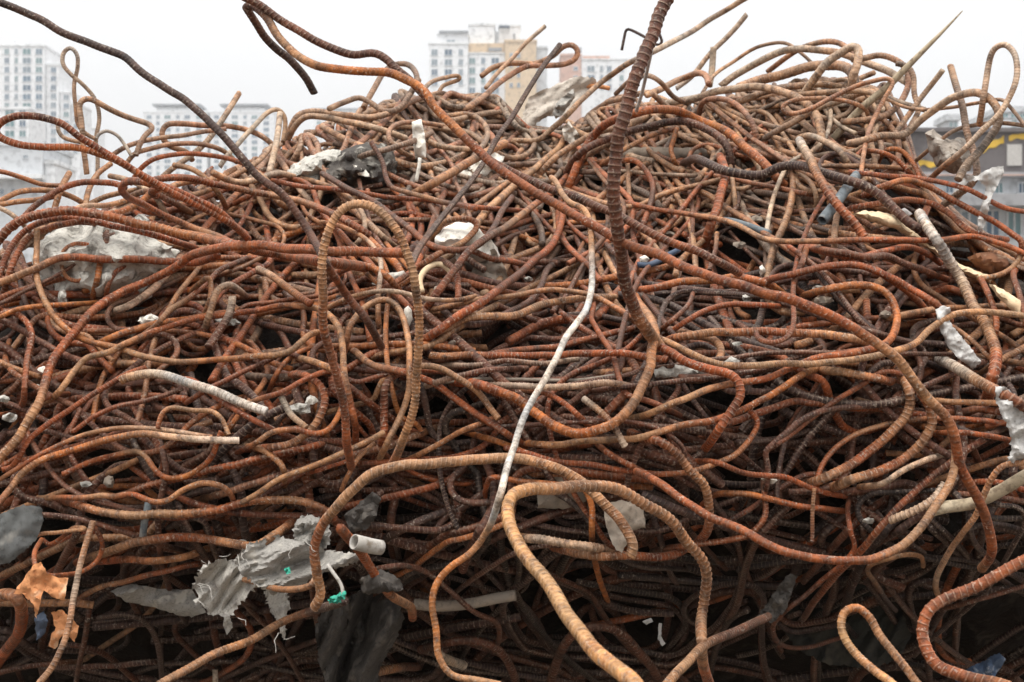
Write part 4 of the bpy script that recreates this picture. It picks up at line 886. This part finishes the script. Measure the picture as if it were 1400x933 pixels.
        blob('green_scrap', [(388,778),(396,775),(398,784),(392,786)], M_GREEN, -.45, .003, .003, .01, 6, 'tiny green scrap on the torn cloth', 'scrap', 2.5, .5, seed=59)
    if stage == 7:
        pipe('white_pipe', [(484,741), (496,744), (508,747), (521,749)], 21, M_PVC, 'short white plastic pipe threaded on the hanging rust bar', 'pipe', dep=(1.99, 2.02), wall=.14)
last = 0
for b in bars:
    while last < b[0]:
        last += 1; debris(last)
    free = any(k in b[4] for k in (' cut', ' tip', 'stub', ' end', 'stick', 'pointing', 'staple', 'pointed', 'bent flat'))
    bu = [0 if (py < float(sil(px)) + 12 or free or not (0 < px < 1400 and py < 925)) else .09 for px, py in (b[5][0], b[5][-1])]
    add_bar(b[5], b[1], b[2], b[3], b[4], dep=b[6], bury=bu, dust=.34 if b[0] <= 2 and np.mean([p[1] for p in b[5]]) < 222 and b[1] > 4.5 else 0., nseg=16 if b[1] > 15 else 12 if b[1] > 9 else 10, smooth=1.6 if b[1] > 5 else .8)

# ------------------------------------------------------------------ buildings far behind
def wall_mat(name, c, rough=.85):
    return rough_mat(name, c, tuple(v * .93 for v in c), .12, None, .1, .02, rough, fine=.9)
M_BW = wall_mat('white_render', (.80, .81, .82)); M_BT = wall_mat('tan_render', (.66, .50, .33)); M_BP = wall_mat('pink_render', (.62, .40, .32))
M_BG = wall_mat('grey_render', (.34, .34, .35)); M_BD = wall_mat('dark_cladding', (.15, .135, .135)); M_BL = wall_mat('light_grey_render', (.58, .60, .62))
M_ROOF = wall_mat('roof_felt', (.30, .31, .33)); M_YEL = wall_mat('yellow_paint', (.68, .44, .06)); M_FRAME = wall_mat('window_frame', (.62, .64, .66))
M_GL, _nt, _b = new_mat('window_glass'); _b.inputs['Base Color'].default_value = (.085, .15, .215, 1); _b.inputs['Roughness'].default_value = .12
GLASS = [M_GL]
for _i, _c in enumerate(((.05, .10, .16), (.16, .21, .25), (.10, .20, .21))):
    _m, _nt, _b = new_mat('window_glass'); _b.inputs['Base Color'].default_value = (*_c, 1); _b.inputs['Roughness'].default_value = .12; GLASS.append(_m)
M_TEAL, _nt, _b = new_mat('teal_glass'); _b.inputs['Base Color'].default_value = (.12, .25, .26, 1); _b.inputs['Roughness'].default_value = .15

def box(bm, x0, x1, y0, y1, z0, z1):
    v = [bm.verts.new(p) for p in ((x0,y0,z0),(x1,y0,z0),(x1,y1,z0),(x0,y1,z0),(x0,y0,z1),(x1,y0,z1),(x1,y1,z1),(x0,y1,z1))]
    for f in ((0,1,2,3),(7,6,5,4),(0,4,5,1),(1,5,6,2),(2,6,7,3),(3,7,4,0)): bm.faces.new([v[i] for i in f][::-1])
def link(name, bm, mat, par, loc=(0, 0, 0)):
    bmesh.ops.recalc_face_normals(bm, faces=bm.faces)
    me = bpy.data.meshes.new(name); bm.to_mesh(me); bm.free(); me.materials.append(mat)
    o = bpy.data.objects.new(name, me); COL.objects.link(o); o.parent = par; o.location = loc; return o
class Bld:
    """a block at distance Y; sizes are given where its corners stand in the photo and turned into metres"""
    def __init__(s, name, cx, Y, label, cat='building', group=None):
        s.Y = Y; s.cx = cx; s.root = empty(name, ((cx - CX) * KP * Y, Y, 0)); tag(s.root, label, cat, group); s.win = {}
    def X(s, px): return (px - s.cx) * KP * s.Y
    def Z(s, py): return CAMZ - (py - CY) * KP * s.Y
    def mass(s, name, x0, x1, ytop, mat, depth=14, front=0, ybot=None, roof=True, cop=.5):
        z1 = s.Z(ytop); z0 = 0 if ybot is None else s.Z(ybot)
        bm = bmesh.new(); box(bm, s.X(x0), s.X(x1), front, front + depth, z0, z1); w = link(name, bm, mat, s.root)
        if roof:
            bm = bmesh.new(); a, b = s.X(x0) - .25, s.X(x1) + .25; f0, f1 = front - .25, front + depth + .25
            t = .3; h = cop
            box(bm, a, b, f0, f0 + t, z1 - .15, z1 + h); box(bm, a, b, f1 - t, f1, z1 - .15, z1 + h)
            box(bm, a, a + t, f0 + t, f1 - t, z1 - .15, z1 + h); box(bm, b - t, b, f0 + t, f1 - t, z1 - .15, z1 + h)
            link('parapet', bm, mat, w)
        return w
    def window(s, px, py, wpx, hpx, front=0, glass=None):
        glass = glass or RNG.choice(GLASS)
        w, h = wpx * KP * s.Y, hpx * KP * s.Y; key = (round(w, 2), round(h, 2), glass.as_pointer())
        loc = (s.X(px), front, s.Z(py))
        if key not in s.win:
            bm = bmesh.new(); t = min(.18, w * .12)
            box(bm, -w/2, w/2, -.10, .05, h/2 - t, h/2); box(bm, -w/2 - .1, w/2 + .1, -.22, .05, -h/2 - t, -h/2)
            box(bm, -w/2, -w/2 + t, -.10, .05, -h/2, h/2 - t); box(bm, w/2 - t, w/2, -.10, .05, -h/2, h/2 - t)
            box(bm, -t/2, t/2, -.08, .05, -h/2, h/2 - t)
            f = link('window', bm, M_FRAME, s.root, loc)
            bm = bmesh.new(); box(bm, -w/2 + t, w/2 - t, -.04, .02, -h/2, h/2 - t)
            g = link('pane', bm, glass or M_GL, f); s.win[key] = (f, g)
        else:
            f0, g0 = s.win[key]; f = f0.copy(); COL.objects.link(f); f.location = loc
            g = g0.copy(); COL.objects.link(g); g.parent = f
    def part(s, name, x0, x1, y0, y1, mat, front=0, depth=1.):
        bm = bmesh.new(); box(bm, s.X(x0), s.X(x1), front, front + depth, s.Z(y1), s.Z(y0)); return link(name, bm, mat, s.root)

APG = 'apartment blocks on the skyline'
b = Bld('apartment_tower', 30, 420, 'tall white apartment tower stepping down to the right at the left edge', group=APG)
b.mass('wall', -70, 60.5, 63, M_BW, 16); b.part('plant_room', -40, 28, 52.5, 61, M_BW, 3, 9)
b.mass('stair_wing', 61, 78, 88, M_BW, 14, 1.5); b.mass('side_wing', 78.5, 92, 125, M_BW, 13, 2.5); b.mass('side_wing', 92.5, 104, 141, M_BW, 12, 3.5)
for i in range(17):
    y = 70.5 + 12.35 * i
    for x, w in ((9.5, 7), (22.3, 5), (36.7, 12), (53.3, 9.5)): b.window(x, y, w, 8)
    if i < 14: b.window(71, 94 + 12.1 * i, 8, 7.5, 1.5)
    if i < 11: b.window(87, 131 + 11.8 * i, 8, 7, 2.5)
    if i < 6: b.window(98.5, 147 + 11.5 * i, 6, 6.5, 3.5)
b = Bld('apartment_block', 12, 330, 'low white apartment block in front of the tall white tower', group=APG)
b.mass('wall', -80, 39, 149, M_BW, 12)
for i in range(4):
    for x, w in ((-8, 13), (13.5, 14), (31, 10)): b.window(x, 155 + 13.8 * i, w, 9)
b.part('balcony_slab', -80, 39, 205, 212, M_BL, -1.2, 1.2)
b = Bld('low_building', 20, 210, 'low pale building behind the left edge of the heap', cat='building')
b.mass('wall', -120, 58, 198, M_BL, 14); b.mass('annex', 58.6, 72, 222, M_BW, 10, 1)
for x in (-10, 35): b.window(x, 214, 7, 5)
for x in (3, 18, 33, 48): b.window(x, 262, 6, 8)
b.part('eave', -120, 62, 240, 246, M_BW, -2, 2)
b = Bld('apartment_block', 116, 520, 'pale narrow apartment block between the tower and the treble clef loop', group=APG)
b.mass('wall', 104.5, 128, 176, M_BW, 14)
for i in range(9):
    for x in (109, 117.5): b.window(x, 184 + 10.3 * i, 6, 6)
for k, (x0, top1, c) in enumerate(((196, 142, 'left'), (288, 142, 'right'))):
    b = Bld('apartment_block', x0 + 44, 640, 'hazy white apartment block behind the left shoulder, ' + ('nearer the treble clef loop' if k == 0 else 'nearer the upside down U'), group=APG)
    b.mass('wall', x0, x0 + 87, 154, M_BW, 15); b.mass('upper_floor', x0 + 17, x0 + 72, 149, M_BW, 11, 1.5, 153.4); b.part('roof_slab', x0 + 12, x0 + 78, 142, 144.5, M_ROOF, 0, 14)
    b.part('plant_room', x0 + 22, x0 + 66, 144.6, 148.6, M_BW, 3, 8)
    for i in range(11):
        for j, (dx, w) in enumerate(((8, 7), (20, 5), (33, 9), (47, 5), (60, 8), (76, 8))): b.window(x0 + dx, 160 + 8.6 * i, w, 5)
b = Bld('apartment_block', 455, 700, 'faint pale block low behind the left shoulder of the heap', group=APG)
b.mass('wall', 428, 492, 152, M_BW, 14); b.part('roof_slab', 426, 494, 148.5, 151, M_ROOF, -1, 15)
for i in range(4):
    for x in (436, 450, 464, 478): b.window(x, 160 + 8 * i, 6, 5)
b = Bld('apartment_tower', 660, 400, 'white and tan apartment tower above the crest with a stepped roof', group=APG)
b.mass('wall', 586.5, 640, 60, M_BW, 15); b.mass('upper_floor', 598, 640, 46, M_BW, 10, 2, 59.5); b.part('roof_slab', 600, 640, 41, 44, M_ROOF, 1, 12)
b.window(616, 55, 12, 5, 2)
b.mass('middle_wall', 640.5, 690, 72, M_BW, 13, 1, cop=.2); b.part('fascia', 638, 690, 58, 71, M_BT, 1.4, 9); b.part('shade_panel', 668, 686, 64.5, 69, M_ROOF, 1.0, .35)
b.mass('tan_wall', 690.5, 733, 58, M_BT, 14, -1); b.mass('side_wing', 733.5, 748, 64, M_BL, 10, 2)
b.mass('penthouse', 640.5, 676, 30, M_BW, 8, 4, 57.5); b.mass('penthouse', 682, 711, 31, M_BW, 8, 4.5, 57.5); b.part('link_wall', 676.5, 681.5, 38, 57.5, M_BL, 5.5, 5)
b.part('awning', 682, 697, 32.5, 35, M_NAVY, 2.5, 1.5); b.part('vent_slot', 701.5, 704.5, 42, 56, M_ROOF, 4.2, .4)
for i in range(4):
    y = 71.5 + 13.6 * i
    for x, w in ((594, 9), (613, 11), (630, 6.5)): b.window(x, y, w, 8.5)
    for x, w in ((645.5, 9), (660.5, 6), (677, 11)): b.window(x, y + 10.5, w, 8.5, 1)
    for x in (699, 709): b.window(x, y + 5, 4.5, 6, -1)
b = Bld('apartment_block', 810, 410, 'white apartment block with pink end wall and roofline above the crest', group=APG)
b.mass('end_wall', 767, 794.5, 76, M_BP, 14); b.mass('wall', 795, 862, 81, M_BW, 13, .5, cop=.2); b.part('roof_band', 797, 834, 75.5, 80.5, M_BP, 1.2, 10); b.part('roof_vent', 789, 796, 61, 66, M_ROOF, 4, 3); b.part('vent_stem', 791.5, 793.5, 66, 76, M_ROOF, 5, 1)
for i in range(3):
    for x, w in ((808, 11), (822.5, 4.5), (833, 7), (850, 6)): b.window(x, 93.5 + 12.5 * i, w, 8, .5)
    b.window(787, 93.5 + 12.5 * i, 6, 5)
b = Bld('shop_building', 1330, 72, 'low dark clad building with yellow stripes behind the right shoulder')
b.mass('wall', 1238, 1460, 177, M_BD, 12, 0, 236, cop=.05); b.mass('base_wall', 1238, 1460, 268, M_BL, 11.4, .6, roof=False)
b.part('soffit_band', 1236, 1462, 236.3, 243, M_BG, -.3, 1); b.part('rail', 1236, 1462, 240, 241.2, M_BP, -.36, .05)
b.part('upper_wall', 1238, 1460, 243.2, 267.8, M_BL, .3, 11); b.part('awning', 1236, 1462, 268.4, 284, M_BG, -1.2, 1.75)
for x in (1262, 1300, 1368, 1400): b.window(x, 256, 12, 15, .3)
for x, w in ((1255, 24), (1290, 28), (1330, 28), (1362, 22), (1392, 22)): b.window(x, 303, w, 36, .6)
b.part('wall_panel', 1376, 1396, 198, 227, M_WPL, -.12, .1); b.part('wall_panel', 1379, 1393, 160, 177, M_FRAME, 1, 2)
def stripe(pts, wpx):
    bm = bmesh.new(); S = spline(pts, 4, .5)
    n = len(S); r = []
    for k in range(n):
        x, y = S[k]; w = wpx * (1 + .25 * math.sin(k * 1.7))
        r.append([bm.verts.new((b.X(x), f, b.Z(y + q))) for f in (-.06, -.01) for q in (-w, w)])
    for k in range(n - 1):
        p, q = r[k], r[k + 1]
        for i, j in ((0, 1), (1, 3), (3, 2), (2, 0)): bm.faces.new((p[i], p[j], q[j], q[i]))
    bm.faces.new(r[0]); bm.faces.new(r[-1])
    link('painted_stripe', bm, M_YEL, b.root)
stripe([(1342,206), (1352,199), (1362,196), (1372,191)], 4.5); stripe([(1379,190), (1388,187), (1400,187), (1420,184)], 3.4); stripe([(1253,226), (1262,222), (1272,226), (1284,223)], 3.6)
b = Bld('glass_building', 1390, 160, 'pale glass building rising behind the low dark clad building')
b.mass('wall', 1366, 1460, 152, M_BL, 10)
for i in range(3):
    for x in (1374, 1386, 1398): b.window(x, 158 + 9 * i, 9, 6.5, 0, M_TEAL)
b = Bld('glass_building', 1302, 150, 'small pale glass roof hut behind the low dark clad building')
b.mass('wall', 1296, 1310, 163, M_BL, 4)
for x in (1300, 1306): b.window(x, 170, 4.5, 7, 0, M_TEAL)

# ------------------------------------------------------------------ the hazy air of the place
if HAZE:
    m = bpy.data.materials.new('haze'); m.use_nodes = True; nt = m.node_tree; nt.nodes.clear()
    out = nt.nodes.new('ShaderNodeOutputMaterial'); pv = nt.nodes.new('ShaderNodeVolumePrincipled')
    pv.inputs['Color'].default_value = (.93, .95, .97, 1); pv.inputs['Density'].default_value = HAZE; pv.inputs['Anisotropy'].default_value = .2
    nt.links.new(pv.outputs[0], out.inputs['Volume'])
    bm = bmesh.new(); box(bm, -420, 420, -40, 780, -1, 190)
    bmesh.ops.recalc_face_normals(bm, faces=bm.faces)
    me = bpy.data.meshes.new('haze'); bm.to_mesh(me); bm.free(); me.materials.append(m)
    o = bpy.data.objects.new('haze', me); COL.objects.link(o); tag(o, kind='stuff')
